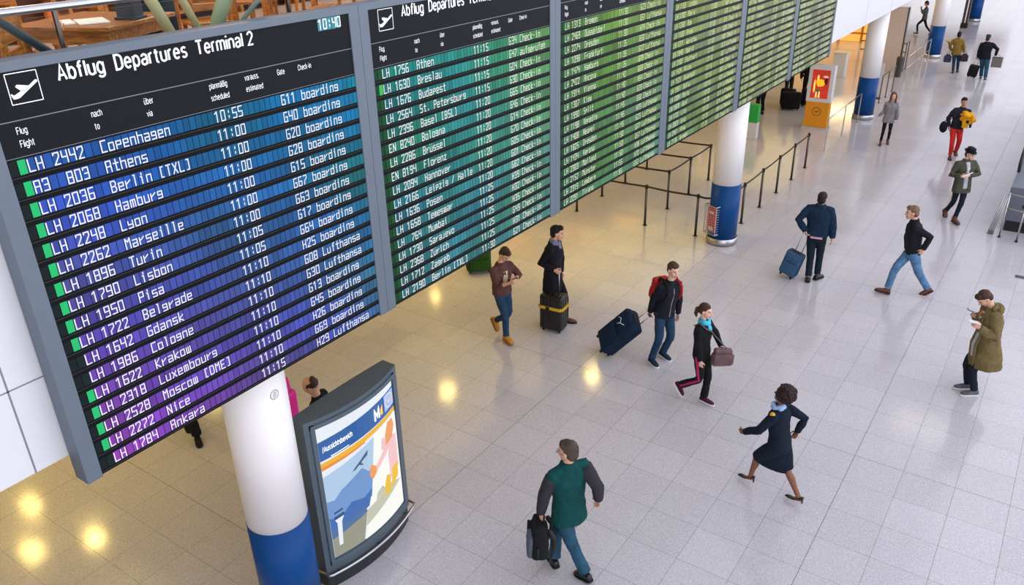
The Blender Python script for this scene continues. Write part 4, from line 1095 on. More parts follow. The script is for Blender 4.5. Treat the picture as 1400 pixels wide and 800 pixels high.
G['suit'] = person(POS['suit'], dict(s=.93, legk=.96, shift=True, fem=True, label='woman with curly dark hair in a navy uniform jacket, skirt and black heels, striding left',
    skin='dark', hair=(44, 26, 26), hs='afro', skirt=True, M_leg=navys, M_shoe=leather_k, M_sole=rubber_k, shoes='pump', nod=-.25, pitL=.05, pitR=.05, vx=.0055, toeL=0, toeR=0,
    curl=.75, straight=.985,
    top=dict(m=navys, name='jacket', hem=-.02, hw=.185, hd=.14, g=1.03, collar=(.055, .025, 0), scarf=C_('pale blue neckerchief', (150, 180, 220)),
        panels=[('badge', mat('gold badge', (210, 160, 40), .4), .86, .90, .03, .03, 1, None, -.07, .008, 3)] and [])))
girlj = C_('black tracksuit', (20, 20, 24)); pinkm = C_('pink stripe', (170, 40, 92), var=.1)
G['girl'] = person(POS['girl'], dict(s=.93, fem=True, label='young woman in a black and pink tracksuit with turquoise scarf',
    skin='pale', hair=(70, 46, 38), hs='tied', M_leg=girlj, stripe=pinkm, M_shoe=C_('black and pink trainers', (70, 26, 48)), M_sole=rubber_w, shoes='sneaker', pitR=.95, pitL=0, vx=.0055,
    cuff=.066, legw=.95, curlL=.9, toeL=-.1, toeR=.1, hdR=(.1, -.05, -1),
    top=dict(m=girlj, name='jacket', hem=-.08, hw=.165, hd=.125, g=1.0, scarf=C_('turquoise scarf', (70, 170, 196), var=.35), scarf_tail=.12,
        panels=[('chest_stripe', mat('white reflective piping', (220, 222, 226), .5), .74, .77, .10, .10, 1, None, -.01, .0, 3)] and [])))
redj = C_('black windbreaker', (24, 26, 36)); redpk = C_('red backpack nylon', (176, 44, 48)); bluel = C_('blue lining', (34, 84, 150))
G['red'] = person(POS['red'], dict(s=1.0, label='young man in a black windbreaker and jeans pulling a large suitcase',
    skin='pale', hair=(72, 52, 40), hs='quiff', M_leg=denim, M_shoe=C_('navy trainers', (26, 44, 62)), M_sole=rubber_w, shoes='sneaker', pitL=.1, pitR=0, vx=.0055, cuff=.062,
    curlR=1.2, curlL=.5, straight=.97,
    top=dict(m=redj, name='jacket', hem=-.10, hw=.18, hd=.135, g=1.04, collar=(.06, .05, -.01, bluel),
       panels=[('zip', mat('silver zip', (170, 174, 180), .4, .5), -.05, .86, .007, .007, 1, None, 0, .006, 8)])))
olive = C_('olive cotton parka', (112, 98, 62)); greyt = C_('light grey t-shirt', (178, 180, 190)); chuck = C_('grey canvas', (96, 96, 104))
G['parka'] = person(POS['parka'], dict(s=.985, label='man in an olive parka standing and looking down at his phone',
    skin='light', hair=(70, 44, 32), hs='quiff', nod=.85, M_leg=navyp, M_shoe=chuck, M_sole=rubber_w, shoes='sneaker', vx=.0055, cuff=.055, straight=.95, legw=.9,
    curl=.6, toeL=.1, toeR=.05, stubble=.12, flip=1,
    top=dict(m=olive, name='parka', hem=-.62, hw=.26, hd=.21, g=1.22, arm=1.1, wr=.03, hood=olive,
       panels=[('shirt', greyt, -.34, .93, .055, .05, 1, None, 0, .004, 8), ('placket', olive, -.66, .86, .022, .03, 1, None, -.075, .012, 9), ('placket', olive, -.66, .86, .022, .03, 1, None, .075, .012, 9),
               ('orange_lining', C_('orange lanyard', (226, 120, 60)), .80, .93, .018, .022, 1, None, .03, .012, 3)])))
brownj = C_('brown sweatshirt', (92, 62, 58), var=.2); boots = C_('mustard nubuck', (192, 132, 50), var=.15); cream = C_('cream print', (206, 190, 160))
G['brown'] = person(POS['brown'], dict(s=.98, label='man in a brown printed sweatshirt, jeans and mustard boots, looking at his phone',
    skin='light', hair=(70, 46, 36), hs='quiff', nod=.7, M_leg=denim, M_shoe=boots, M_sole=C_('tan sole', (150, 104, 50)), shoes='boot', pitL=1.05, pitR=0, vx=.0055, cuff=.055, curl=.7,
    straight=.985,
    top=dict(m=brownj, name='sweatshirt', hem=-.06, hw=.18, hd=.14, g=1.10, sleeve=.42, wr=.026, collar=(.064, .02, 0, cream),
      panels=[('print', cream, .42, .80, .055, .060, 1, None, .01, .003, 6)])))
blackc = C_('black wool coat', (20, 20, 28), var=.15)
G['coat'] = person(POS['coat'], dict(s=1.07, label='tall man in a long black coat and grey scarf standing behind a suitcase',
    skin='light', hair=(26, 20, 20), hs='quiff', M_leg=blackp, M_shoe=leather_b, M_sole=rubber_k, shoes='shoe', vx=.0055, curlR=1.1, straight=.98,
    top=dict(m=blackc, name='coat', hem=-.42, hw=.22, hd=.155, g=1.14, collar=(.066, .06, 0), scarf=C_('grey blue scarf', (120, 124, 146), var=.4), scarf_tail=.2)))
navyj = C_('navy padded jacket', (18, 40, 64), var=.2)
G['navy'] = person(POS['navy'], dict(s=1.04, label='man in a navy jacket, seen from behind, pulling a small blue suitcase',
    skin='light', hair=(30, 26, 30), hs='short', M_leg=C_('dark navy chinos', (20, 34, 46)), M_shoe=leather_k, M_sole=rubber_k, shoes='shoe', vx=.0065, cuff=.06, curlL=1.1, legw=1.0, toeR=-.5,
    top=dict(m=navyj, name='jacket', hem=.03, hw=.21, hd=.16, g=1.24, wr=.03, collar=(.06, .05, 0),
       panels=[('shirt_tail', C_('pink shirt', (206, 150, 170)), -.02, .05, .11, .11, -1, None, .01, .004, 3)])))
blk = C_('black knitted pullover', (26, 26, 34), var=.15)
G['jeans'] = person(POS['jeans'], dict(s=1.03, straight=.995, shift=True, maxshift=.06, label='man in a black high-neck pullover and light blue jeans, striding left',
    skin='light', hair=(120, 92, 68), hs='quiff', M_leg=denim2, M_shoe=leather_b, M_sole=C_('brown sole', (70, 44, 36)), shoes='shoe', pitL=.55, pitR=-.1, vx=.0065, cuff=.062, legw=1.05, curl=.9,
    top=dict(m=blk, name='pullover', hem=-.04, hw=.172, hd=.13, g=1.08, collar=(.062, .075, .0), wr=.026)))
olg = C_('dark green field jacket', (74, 76, 62), var=.2)
G['hat'] = person(POS['hat'], dict(s=.97, label='man in a black hat, glasses and dark green field jacket, carrying a white book',
    skin='pale', hair=(60, 44, 36), hs='short', glasses=True, hat='brim', hatm=C_('black felt', (20, 20, 24)), M_leg=navyp, M_shoe=leather_b, M_sole=rubber_k, shoes='boot', pitR=.8, vx=.0065, cuff=.05, legw=.88,
    top=dict(m=olg, name='jacket', hem=-.32, hw=.205, hd=.155, g=1.12, collar=(.066, .035, 0), panels=[('shirt', greyt, -.12, .95, .05, .05, 1, None, 0, .006, 8)])))
blj = C_('black jacket', (34, 36, 46))
G['redpants'] = person(POS['redpants'], dict(s=.96, label='man in bright red trousers and dark jacket with a yellow jacket over his arm',
    skin='tan', hair=(30, 22, 20), hs='quiff', M_leg=redp, M_shoe=leather_b, M_sole=rubber_k, shoes='shoe', pitL=.6, vx=.008, cuff=.058,
    top=dict(m=blj, name='jacket', hem=-.06, hw=.18, hd=.135, g=1.10, collar=(.062, .04, 0, C_('grey collar', (90, 88, 88))))))
gry = C_('grey long cardigan', (134, 130, 132), var=.25)
G['cardigan'] = person(POS['cardigan'], dict(s=.88, fem=True, label='woman with long brown hair in a long grey cardigan and black leggings',
    skin='pale', hair=(106, 70, 52), hs='long', M_leg=blackp, M_shoe=leather_b, M_sole=rubber_k, shoes='boot', pitL=.5, vx=.008, cuff=.045, legw=.8, hem=.06,
    top=dict(m=gry, name='cardigan', hem=-.30, hw=.195, hd=.15, g=1.05)))
ocol = C_('ochre green coat', (132, 106, 48), var=.25)
G['farwoman'] = person(POS['farwoman'], dict(s=.93, fem=True, label='woman in an ochre green coat with yellow flowers, seen from behind far down the hall',
    skin='light', hair=(34, 24, 24), hs='bob', M_leg=denim, M_shoe=leather_k, M_sole=rubber_k, shoes='boot', vx=.011, cuff=.055, curl=1.0,
    top=dict(m=ocol, name='coat', hem=-.24, hw=.20, hd=.155, g=1.16)))
G['farman'] = person(POS['farman'], dict(s=.97, label='man in black coat and cap far down the hall, pulling a trolley',
    skin='light', hair=(50, 44, 44), hs='short', hat='cap', hatm=C_('dark grey cap', (56, 56, 62)), M_leg=denim3, M_shoe=leather_k, M_sole=rubber_w, shoes='shoe', vx=.011, cuff=.07, legw=1.15,
    top=dict(m=blackc, name='coat', hem=-.14, hw=.21, hd=.165, g=1.22)))
G['phonewalker'] = person(POS['phonewalker'], dict(s=.95, fem=True, label='person in grey top walking with a phone behind the fourth column',
    skin='tan', hair=(34, 26, 28), hs='bob', nod=.5, M_leg=blackp, M_shoe=leather_b, M_sole=rubber_k, shoes='shoe', pitR=.7, vx=.012, cuff=.05, legw=.85,
    top=dict(m=C_('dark grey top', (76, 78, 80)), name='top', hem=-.10, hw=.18, hd=.135, g=1.0)))
# people partly hidden by the board and the stand
blkj = C_('black anorak', (22, 24, 26))
G['bald'] = person(stand(-6.84, 5.60, 3.7, .98, 'front', .10), dict(s=.98, label='balding man in a black jacket, head bowed, behind the advertising stand',
    skin='light', hair=(66, 48, 40), hs='balding', nod=.55, M_leg=blackp, M_shoe=leather_k, M_sole=rubber_k, vx=.006,
    top=dict(m=blkj, name='jacket', hem=-.10, g=1.1, collar=(.064, .045, 0))))
p = stand(-9.44, 5.36, -.35, 1.0)
p['aL'] = V((-9.66, 5.31, .16)); p['aR'] = V((-9.30, 5.22, .09))
G['hidden'] = person(p, dict(s=1.0, label='person in black trousers below the leftmost board, only lower legs show',
    skin='light', hair=(40, 30, 26), hs='short', M_leg=blackp, M_shoe=C_('black suede shoe', (30, 26, 26)), M_sole=rubber_k, pitL=.7, vx=.008, cuff=.07, top=dict(m=blkj, name='jacket', hem=-.10, g=1.1)))
G['p18'] = person(stand(-8.80, 27.55, 2.4, 1.0), dict(s=1.0, label='person in black trousers standing beside the dark luggage, upper body hidden by the board',
    skin='light', hair=(40, 30, 26), hs='short', M_leg=blackp, M_shoe=leather_k, M_sole=rubber_k, vx=.012, cuff=.062, top=dict(m=C_('rust top', (168, 84, 40)), name='jacket', hem=-.10, g=1.1)))
G['p19'] = person(stand(-7.95, 29.9, 1.9, 1.0), dict(s=1.0, label='person in a black suit standing just left of the orange sign stand',
    skin='light', hair=(40, 30, 26), hs='short', M_leg=blackp, M_shoe=leather_k, M_sole=rubber_k, vx=.012, top=dict(m=blkj, name='jacket', hem=-.14, g=1.1)))
pg = stand(-8.75, 30.3, -.9, .95, 'front', .18)
G['p20'] = person(pg, dict(s=.95, label='person in a grey jumper bending over the dark luggage under the last board',
    skin='light', hair=(50, 36, 30), hs='short', M_leg=C_('charcoal trousers', (40, 40, 46)), M_shoe=leather_k, M_sole=rubber_k, vx=.012, top=dict(m=C_('grey jumper', (112, 108, 116)), name='jumper', hem=-.08, g=1.1)))

# ------------------------------------------------------------------ carried things
def trolley(name, label, base, hand, size, m, ydir, **k):
    base, hand = V(base), V(hand); z = (hand-base); L = z.length; z.normalize()
    y = V(ydir); y = (y-z*y.dot(z)).normalized()
    b = base-y*(-size[1]/2+.045)
    return suitcase(name, label, at_frame(b, z, y), size, m, handle=max(.06, L-size[2]-.05), **k)
bluebag = C_('navy blue suitcase fabric', (12, 36, 60), var=.15); slate = C_('steel blue suitcase fabric', (52, 84, 116), var=.15)
def fingers(g, k, d=.075):
    a, e, w, *_ = G[g][k]; return w+(w-e).normalized()*d
def lowest(t, lift=0):
    """settle a tilted thing with its lowest point on the floor"""
    zs = []
    def rec(o):
        for c in o.children:
            if c.type == 'MESH':
                M = world_of(c); zs.append(min((M @ v.co).z for v in c.data.vertices))
            rec(c)
    rec(t); t.location.z -= min(zs)-lift
h = fingers('red', 'R')
t = trolley('suitcase', 'large navy blue suitcase tilted on its wheels, pulled by the young man', (-5.56, 10.62, .03), h, (.44, .27, .77), bluebag, (.3, -.3, 1))
lowest(t)
bm = bmesh.new(); tube(bm, [(-.10, .165, .70), (-.02, .172, .64), (.06, .168, .68), (.12, .165, .63)], .008, 6); tube(bm, [(-.02, .172, .64), (.02, .175, .58)], .008, 6)
obj('ribbon', bm, mat('pale ribbon', (176, 206, 222), .6), t, True)
h = fingers('navy', 'L', .06)
t = trolley('suitcase', 'small steel blue upright suitcase beside the man in the navy jacket', (-3.92, 15.2, .02), V((-3.66, 15.2, 1.02)), (.34, .24, .50), slate, (-.15, -1, 0)); lowest(t)
suitcase('suitcase', 'tall black hard suitcase with a yellow strap in front of the man in the coat', at_frame((-6.72, 10.80, 0), (0, 0, 1), (.10, -1, 0)), (.43, .27, .66), mat('black shell plastic', (20, 21, 24), .35, var=.1), None,
    .40, (C_('yellow strap', (206, 168, 52)), .66), False, False)
t = trolley('trolley_case', 'small black trolley case pulled by the man in the black coat far down the hall', (-3.62, 37.35, .02), fingers('farman', 'L'), (.34, .22, .46), C_('black trolley fabric', (24, 26, 30)), (0, -1, .1), cat='suitcase'); lowest(t)
suitcase('suitcase', 'green and black suitcase standing behind the man in the brown sweatshirt', at_frame((-9.35, 12.1, 0), (0, 0, 1), (.7, -.7, 0)), (.50, .30, .46), C_('dark green nylon', (40, 78, 26)), C_('black trim', (20, 22, 22)), rods=False)
for i, (x, y, w, a) in enumerate([(-8.15, 28.75, .62, .3), (-8.42, 29.25, .46, -.2), (-7.80, 29.55, .44, .5)]):
    suitcase('suitcase', ['wide black suitcase nearest on the floor left of the orange sign stand', 'black suitcase behind the wide one under the last board', 'black suitcase closest to the person in the black suit'][i],
        at_frame((x, y, 0), (0, 0, 1), (math.sin(a), -math.cos(a), 0)), (w, .30, .56), C_('black nylon', (20, 20, 24)), rods=False)
# red backpack worn on the back
g = G['red']; UPv, FWv, RTv = g['UP'], g['FW'], g['RT']
M = at_frame(g['hip']+UPv*.20-FWv*.23, UPv, -FWv)
t = place('backpack', 'red backpack on the back of the young man in the black windbreaker', 'backpack', M)
soft_bag(t, 'bag_body', redpk, [('box', (.29, .15, .40), (0, 0, .13), .06), ('box', (.22, .06, .2), (0, .085, .04), .028)])
for sx in (-1, 1):
    bm = bmesh.new()
    pts = [(sx*.09, -.06, .30), (sx*.115, -.12, .375), (sx*.125, -.22, .385), (sx*.135, -.355, .31), (sx*.14, -.375, .20), (sx*.15, -.33, .08), (sx*.16, -.2, .0), (sx*.13, -.06, -.03)]
    tube(bm, pts, [.03, .03, .03, .028, .025, .018, .012, .012], 10, flat=.45, hint=V((1, 0, 0)))
    obj('shoulder_strap', bm, redpk if sx > 0 else C_('black strap', (24, 24, 26)), t, True)
# backpack held by the man in teal
g = G['green']; h = fingers('green', 'L', .05)
M = at_frame(h-V((0, 0, .50))+V((-.03, -.01, 0)), (.05, .02, 1), (-.75, -.62, .15))
t = place('backpack', 'black and grey backpack carried by its handle by the man in teal', 'backpack', M)
soft_bag(t, 'bag_body', C_('black backpack nylon', (24, 26, 28)), [('box', (.31, .17, .34), (0, 0, .17), .06), ('box', (.24, .14, .14), (0, 0, .36), .05), ('box', (.10, .03, .24), (.10, .09, .18), .012)])
soft_bag(t, 'front_pocket', C_('slate grey nylon', (88, 96, 110)), [('box', (.17, .07, .27), (-.04, .085, .16), .03)])
bm = bmesh.new(); tube(bm, [(-.05, -.03, .42), (-.035, -.03, .49), (.035, -.03, .49), (.05, -.03, .42)], .012, 8); obj('carry_handle', bm, M_black, t, True)
for sx in (-1, 1):
    bm = bmesh.new(); tube(bm, [(sx*.09, -.08, .38), (sx*.11, -.14, .26), (sx*.12, -.13, .1), (sx*.12, -.10, .0), (sx*.125, -.11, -.06-(.05 if sx > 0 else 0))], [.026, .026, .018, .008, .008], 8, flat=.4, hint=V((1, 0, 0)))
    obj('shoulder_strap', bm, M_black, t, True)
bm = bmesh.new(); tube(bm, [(-.155, .03, .22), (-.195, .03, .20), (-.195, .03, .12), (-.155, .03, .10)], .008, 6); obj('side_loop', bm, M_black, t, True)
t.scale = (1.14, 1.14, 1.10); t.location.z -= .03
# handbag of the young woman
g = G['girl']; h = fingers('girl', 'L', .05)
taupe = C_('taupe handbag leather', (112, 88, 90), var=.25)
M = at_frame(h+V((.03, -.08, -.22)), (.05, 0, 1), (.6, -.8, 0))
t = place('handbag', 'taupe shoulder bag held in front by the young woman in the tracksuit', 'handbag', M)
soft_bag(t, 'bag_body', taupe, [('box', (.30, .13, .17), (0, 0, .09), .05), ('box', (.24, .11, .08), (0, .0, .19), .03)])
bm = bmesh.new(); rbox(bm, (.26, .02, .12), (0, .075, .13), .009, 2); obj('flap', bm, taupe, t, True)
bm = bmesh.new(); W = M.inverted()
pts = [W @ p for p in (M @ V((-.13, 0, .2)), g['hip']+g['UP']*.30+g['FW']*.17-g['RT']*.06, g['hip']+g['UP']*.42+g['FW']*.15+g['RT']*.04, g['neck']-g['UP']*.06+g['FW']*.10+g['RT']*.09, g['neck']+g['UP']*.02+g['RT']*.12, g['neck']-g['UP']*.06-g['FW']*.10+g['RT']*.09)]
tube(bm, pts, .016, 8, flat=.4); obj('shoulder_strap', bm, C_('grey strap', (92, 88, 92)), t, True)
for ch in t.children:
    if ch.name.startswith(('bag_body', 'flap')): ch.scale = (1.12, 1.12, 1.25)
def slab(name, label, cat, M, size, m, r=.006):
    t = place(name, label, cat, M); bm = bmesh.new(); rbox(bm, size, (0, 0, 0), r, 2); obj('casing', bm, m, t, True); return t
gl = mat('dark phone glass', (14, 16, 20), .1)
def phone(who, k, label, up, face, size=(.072, .010, .145), off=(0, 0, 0), m=None):
    h = fingers(who, k, .10)+V(off); M = at_frame(h, up, face)
    t = slab('phone', label, 'phone', M, size, m or M_black)
    bm = bmesh.new(); bx(bm, (-size[0]/2+.004, size[1]/2, -size[2]/2+.008), (size[0]/2-.004, size[1]/2+.0012, size[2]/2-.008)); obj('screen', bm, gl, t)
    return t
g = G['parka']; phone('parka', 'R', 'dark phone in the far hand of the man in the parka', g['FW']*1+V((0, 0, .5)), V((0, 0, 1))-g['FW']*.6, off=(0, 0, .03))
h = fingers('parka', 'L', .10)
t = place('card', 'white slip of paper held by the man in the parka', 'paper', at_frame(h+V((0, 0, .04)), g['FW']*1+V((0, 0, .3)), V((0, 0, 1))-g['FW']*.4))
bm = bmesh.new(); bx(bm, (-.05, -.001, -.08), (.05, .001, .08)); obj('sheet', bm, mat('white paper', (226, 222, 232), .6), t)
g = G['brown']; phone('brown', 'L', 'black phone in the hands of the man in the brown sweatshirt', g['FW']+V((0, 0, .5)), V((0, 0, 1))-g['FW']*.6, (.11, .025, .16), off=g['FW']*.05+V((0, 0, .07)))
g = G['phonewalker']; phone('phonewalker', 'L', 'phone held by the walker behind the fourth column', g['FW']+V((0, 0, .5)), V((0, 0, 1))-g['FW']*.6, off=(0, 0, .02))
g = G['hat']; h = (fingers('hat', 'L', .09)+fingers('hat', 'R', .09))/2
M = at_frame(h+V((0, 0, .035))+g['FW']*.02, -g['RT']*.9+V((0, 0, .35)), V((0, 0, 1))-g['FW']*.5)
t = place('book', 'white book held by the man in the black hat', 'book', M)
bm = bmesh.new(); rbox(bm, (.15, .020, .235), (0, 0, 0), .004, 2); o = obj('cover', bm, mat('white book cover', (236, 234, 238), .5), t)
bm = bmesh.new(); bx(bm, (-.068, -.0085, -.112), (.0765, .0085, .112)); obj('pages', bm, mat('book pages', (222, 216, 204), .8), o)
# yellow jacket over the arm
g = G['redpants']; a, e, w, *_ = g['L']
yel = C_('yellow jacket cloth', (236, 160, 26), var=.3); t = place('folded_jacket', 'yellow and black jacket draped over the arm of the man in red trousers', 'jacket', Matrix.Translation(w))
R_ = -g['RT']; F_ = g['FW']
bm = bmesh.new(); rr = random.Random(5)
for i in range(16):
    c = R_*rr.uniform(-.02, .20)+F_*rr.uniform(-.04, .12)+Z3*rr.uniform(-.12, .12); ell(bm, c, (rr.uniform(.05, .09), rr.uniform(.05, .09), rr.uniform(.05, .08)))
for j in range(3): tube(bm, [R_*(.0+.05*j)+F_*.06+Z3*.02, R_*(-.02+.05*j)+F_*.11-Z3*.14, R_*(-.03+.05*j)+F_*.10-Z3*.30], [.05, .045, .03], 10, flat=.5)
fuse('cloth', bm, yel, None, .012, 3, .03, .06).parent = t
bm = bmesh.new(); tube(bm, [R_*.14+F_*.05-Z3*.08, R_*.17+F_*.07-Z3*.2, R_*.18+F_*.07-Z3*.28], [.04, .06, .045], 10, flat=.6); tube(bm, [R_*.05+F_*.13-Z3*.08, R_*.08+F_*.14-Z3*.15], [.04, .03], 10)
fuse('lining', bm, C_('black lining', (28, 26, 32)), None, .012, 2, .02, .06).parent = t
g = G['redpants']; a, e, w, *_ = g['R']
t = place('shoulder_bag', 'black shoulder bag at the hip of the man in red trousers', 'bag', at_frame(w+g['RT']*.12-g['FW']*.05-V((0, 0, .14)), (0, 0, 1), g['RT']))
soft_bag(t, 'bag_body', C_('black bag nylon', (26, 26, 32)), [('ell', (0, 0, .1), (.17, .10, .16)), ('box', (.26, .12, .18), (0, 0, .06), .04)], .012)
bm = bmesh.new(); W = world_of(t).inverted()
tube(bm, [V((-.1, 0, .18)), W @ (g['hip']+g['UP']*.3+g['RT']*.2+g['FW']*.1), W @ (g['neck']+g['RT']*.10-g['UP']*.02+g['FW']*.04), W @ (g['hip']+g['UP']*.3+g['RT']*.2-g['FW']*.12), V((.1, 0, .18))], .012, 8)
obj('strap', bm, M_black, t, True)
# bags and flowers far down the hall
g = G['farwoman']; grn = C_('slate tote', (62, 66, 92))
for k, lb in (('L', 'slate blue tote bag in the left hand of the woman with flowers'), ('R', 'dark purple tote bag in the right hand of the woman with flowers')):
    a, e, w, *_ = g[k]; sg = 1 if k == 'R' else -1
    t = place('tote_bag', lb, 'bag', at_frame(w+g['RT']*sg*.06-V((0, 0, .48 if k == 'L' else .36)), (0, 0, 1), g['FW']))
    soft_bag(t, 'bag_body', grn if k == 'L' else C_('purple tote', (66, 50, 62)), [('box', (.28, .14, .27), (0, 0, .14), .04), ('box', (.16, .08, .1), (0, 0, .28), .03)], .014)
    bm = bmesh.new(); tube(bm, [(-.07, 0, .28), (-.03, 0, .42), (.03, 0, .42), (.07, 0, .28)], .010, 6); obj('handle', bm, M_black, t, True)
a, e, w, *_ = g['L']
t = place('bouquet', 'yellow flowers held up by the woman in the ochre coat', 'flowers', at_frame(w+V((-.03, 0, .08)), V((-.35, 0, 1)), (0, -1, 0)))
bm = bmesh.new(); rr = random.Random(9); tips = []
for i in range(11):
    p = V((rr.uniform(-.12, .12), rr.uniform(-.12, .12), .30+rr.uniform(-.05, .06))); tips.append(p); tube(bm, [(0, 0, -.1), p*.5, p], .006, 6)
obj('stems', bm, C_('leaf green', (88, 110, 52)), t)
for p in tips:
    bm = bmesh.new()
    for q in range(6):
        an = q*PI/3; c = p+V((math.cos(an)*.026, math.sin(an)*.026, .006)); ell(bm, c, (.024, .024, .012), seg=8, rings=5)
    ell(bm, p+V((0, 0, .012)), (.016, .016, .012), seg=8, rings=5); obj('blossom', bm, mat('yellow blossom', (222, 208, 70), .6), t, True)
g = G['farman']; a, e, w, *_ = g['R']
t = place('shopping_bag', 'stiff grey shopping bag in the right hand of the man with the trolley', 'bag', at_frame(w+g['RT']*.10-V((0, 0, .44)), (0, 0, 1), -g['FW']))
bm = bmesh.new(); rbox(bm, (.36, .13, .38), (0, 0, .19), .008, 2); obj('bag_body', bm, C_('warm grey card', (118, 110, 108), var=.06), t)
bm = bmesh.new(); tube(bm, [(-.07, 0, .38), (-.05, 0, .46), (.05, 0, .46), (.07, 0, .38)], .006, 6); rbox(bm, (.365, .135, .02), (0, 0, .375), .004, 2); obj('handle', bm, mat('dark cord', (60, 56, 60), .6), t)
# pink bag on the floor behind the near column
t = place('bag', 'magenta bag behind the nearest column, only its edge shows', 'bag', Matrix.Translation((-8.22, 5.92, .62)))
t.location = (-8.24, 6.03, 0)
soft_bag(t, 'bag_body', mat('magenta nylon', (214, 14, 136), .5), [('box', (.34, .24, .55), (0, 0, .55), .07), ('box', (.22, .16, .25), (0, 0, .9), .06)], .012)
soft_bag(t, 'bag_base', C_('dark trolley base', (40, 40, 44)), [('box', (.30, .22, .28), (0, 0, .14), .04)], .012)
# epaulette and name badge of the uniformed woman
g = G['suit']; a, e, w, *_ = g['L']
bm = bmesh.new(); ell(bm, a+g['UP']*.030-g['RT']*.02, (.035, .028, .045)); bdg = fuse('shoulder_badge', bm, mat('gold badge', (214, 160, 44), .45), g['root'], .005, 1)
bm = bmesh.new(); q = g['hip']+g['UP']*.36+g['FW']*.125-g['RT']*.06
bx(bm, (-.03, -.006, -.009), (.03, .006, .009), at_frame(q, g['UP'], g['FW'])); o = obj('name_badge', bm, M_white, None); o.data.transform(world_of(g['root']).inverted()); o.parent = g['root']

# ------------------------------------------------------------------ belt barriers
def post_proto():
    t = thing('barrier_post', 'x', 'barrier', (0, 0, 0))
    bm = bmesh.new(); lathe(bm, [(.028, .01), (.028, .90)], seg=20); obj('pole', bm, M_dsteel, t, True)
    bm = bmesh.new(); lathe(bm, [(.034, .90), (.036, .91), (.036, .975), (.030, .985)], seg=20); obj('head', bm, M_black, t)
    bm = bmesh.new(); lathe(bm, [(.055, 0), (.055, .006), (.032, .016)], seg=24); obj('floor_plate', bm, M_dsteel, t)
    return t
pp = post_proto()
XF = -5.735
posts = {}
Ys = [16.2, 17.47, 18.71, 19.95, 21.18, 22.38]
def belt(t, q, z=.945, col=None):
    """belt from this post to the point q (world)"""
    a = V((0, 0, z)); b = V(q)-t.location; b.z = z
    bm = bmesh.new(); d = (b-a).normalized(); n = V((-d.y, d.x, 0))*.003
    N = 8
    for i in range(N):
        u, v = i/N, (i+1)/N
        p = a+(b-a)*u-V((0, 0, .02*math.sin(PI*u))); r = a+(b-a)*v-V((0, 0, .02*math.sin(PI*v)))
        vs = [bm.verts.new(x) for x in (p-n+V((0, 0, -.022)), r-n+V((0, 0, -.022)), r-n+V((0, 0, .022)), p-n+V((0, 0, .022)))]
        ws = [bm.verts.new(x) for x in (p+n+V((0, 0, -.022)), r+n+V((0, 0, -.022)), r+n+V((0, 0, .022)), p+n+V((0, 0, .022)))]
        bm.faces.new(vs); bm.faces.new(ws)
        for i4 in range(4): bm.faces.new((vs[i4], vs[(i4+1) % 4], ws[(i4+1) % 4], ws[i4]))
    obj('belt', bm, mat('dark brown belt webbing', (52, 40, 36), .8), t)
first = True
def add_post(x, y, label, group):
    global first
    if first: t = pp; t.location = (x, y, 0); t['label'] = label; t['group'] = group; first = False
    else: t = dup(pp, (x, y, 0), 0, label, group)
    return t
gA = 'belt barrier posts along the walkway edge'; gB = 'belt barrier posts of the queue lanes'
ordn = ['nearest', 'second nearest', 'third', 'fourth', 'fifth']
A_ = []
for i, y in enumerate(Ys[1:]): A_.append(add_post(XF, y, 'belt post on the walkway edge, %s right of the wire rack column' % ordn[i], gA))
B_ = {}
names = {(-6.33, 16.2): 'belt post at the lane corner just left of the wire rack column', (-7.58, 16.2): 'belt post in the front lane, one to the left of the corner post',
 (-8.80, 16.2): 'belt post of the front lane at the lower edge of the board', (-7.60, 17.47): 'post at the bend of the second lane', (-7.60, 18.75): 'post at the bend of the third lane', (-7.60, 20.05): 'post at the bend of the fourth lane',
 (-9.41, 16.2): 'leftmost thin belt post seen under the board', (-9.41, 17.47): 'thin belt post second from the left under the board', (-9.41, 18.75): 'thin belt post third from the left under the board', (-9.41, 20.05): 'thin belt post farthest along under the board'}
for (x, y), lb in names.items():
    if (x, y) == (-8.80, 16.2): continue
    B_[(x, y)] = add_post(x, y, lb, gB)
add_belts = [((XF, 17.47), (XF, 18.71)), ((XF, 18.71), (XF, 19.95)), ((XF, 19.95), (XF, 21.18)), ((XF, 21.18), (XF, 22.38))]
for i in range(4): belt(A_[i], A_[i+1].location)
belt(A_[0], (-5.72, 16.52, 0))
belt(B_[(-6.33, 16.2)], (-6.04, 16.2, 0)); belt(B_[(-6.33, 16.2)], (-7.58, 16.2, 0)); belt(B_[(-7.58, 16.2)], (-9.41, 16.2, 0))
belt(B_[(-7.60, 17.47)], (-9.41, 17.47, 0)); belt(B_[(-7.60, 17.47)], (-7.60, 18.75, 0)); belt(B_[(-7.60, 18.75)], (-9.41, 18.75, 0)); belt(B_[(-7.60, 18.75)], (-7.60, 20.05, 0)); belt(B_[(-7.60, 20.05)], (-9.41, 20.05, 0))
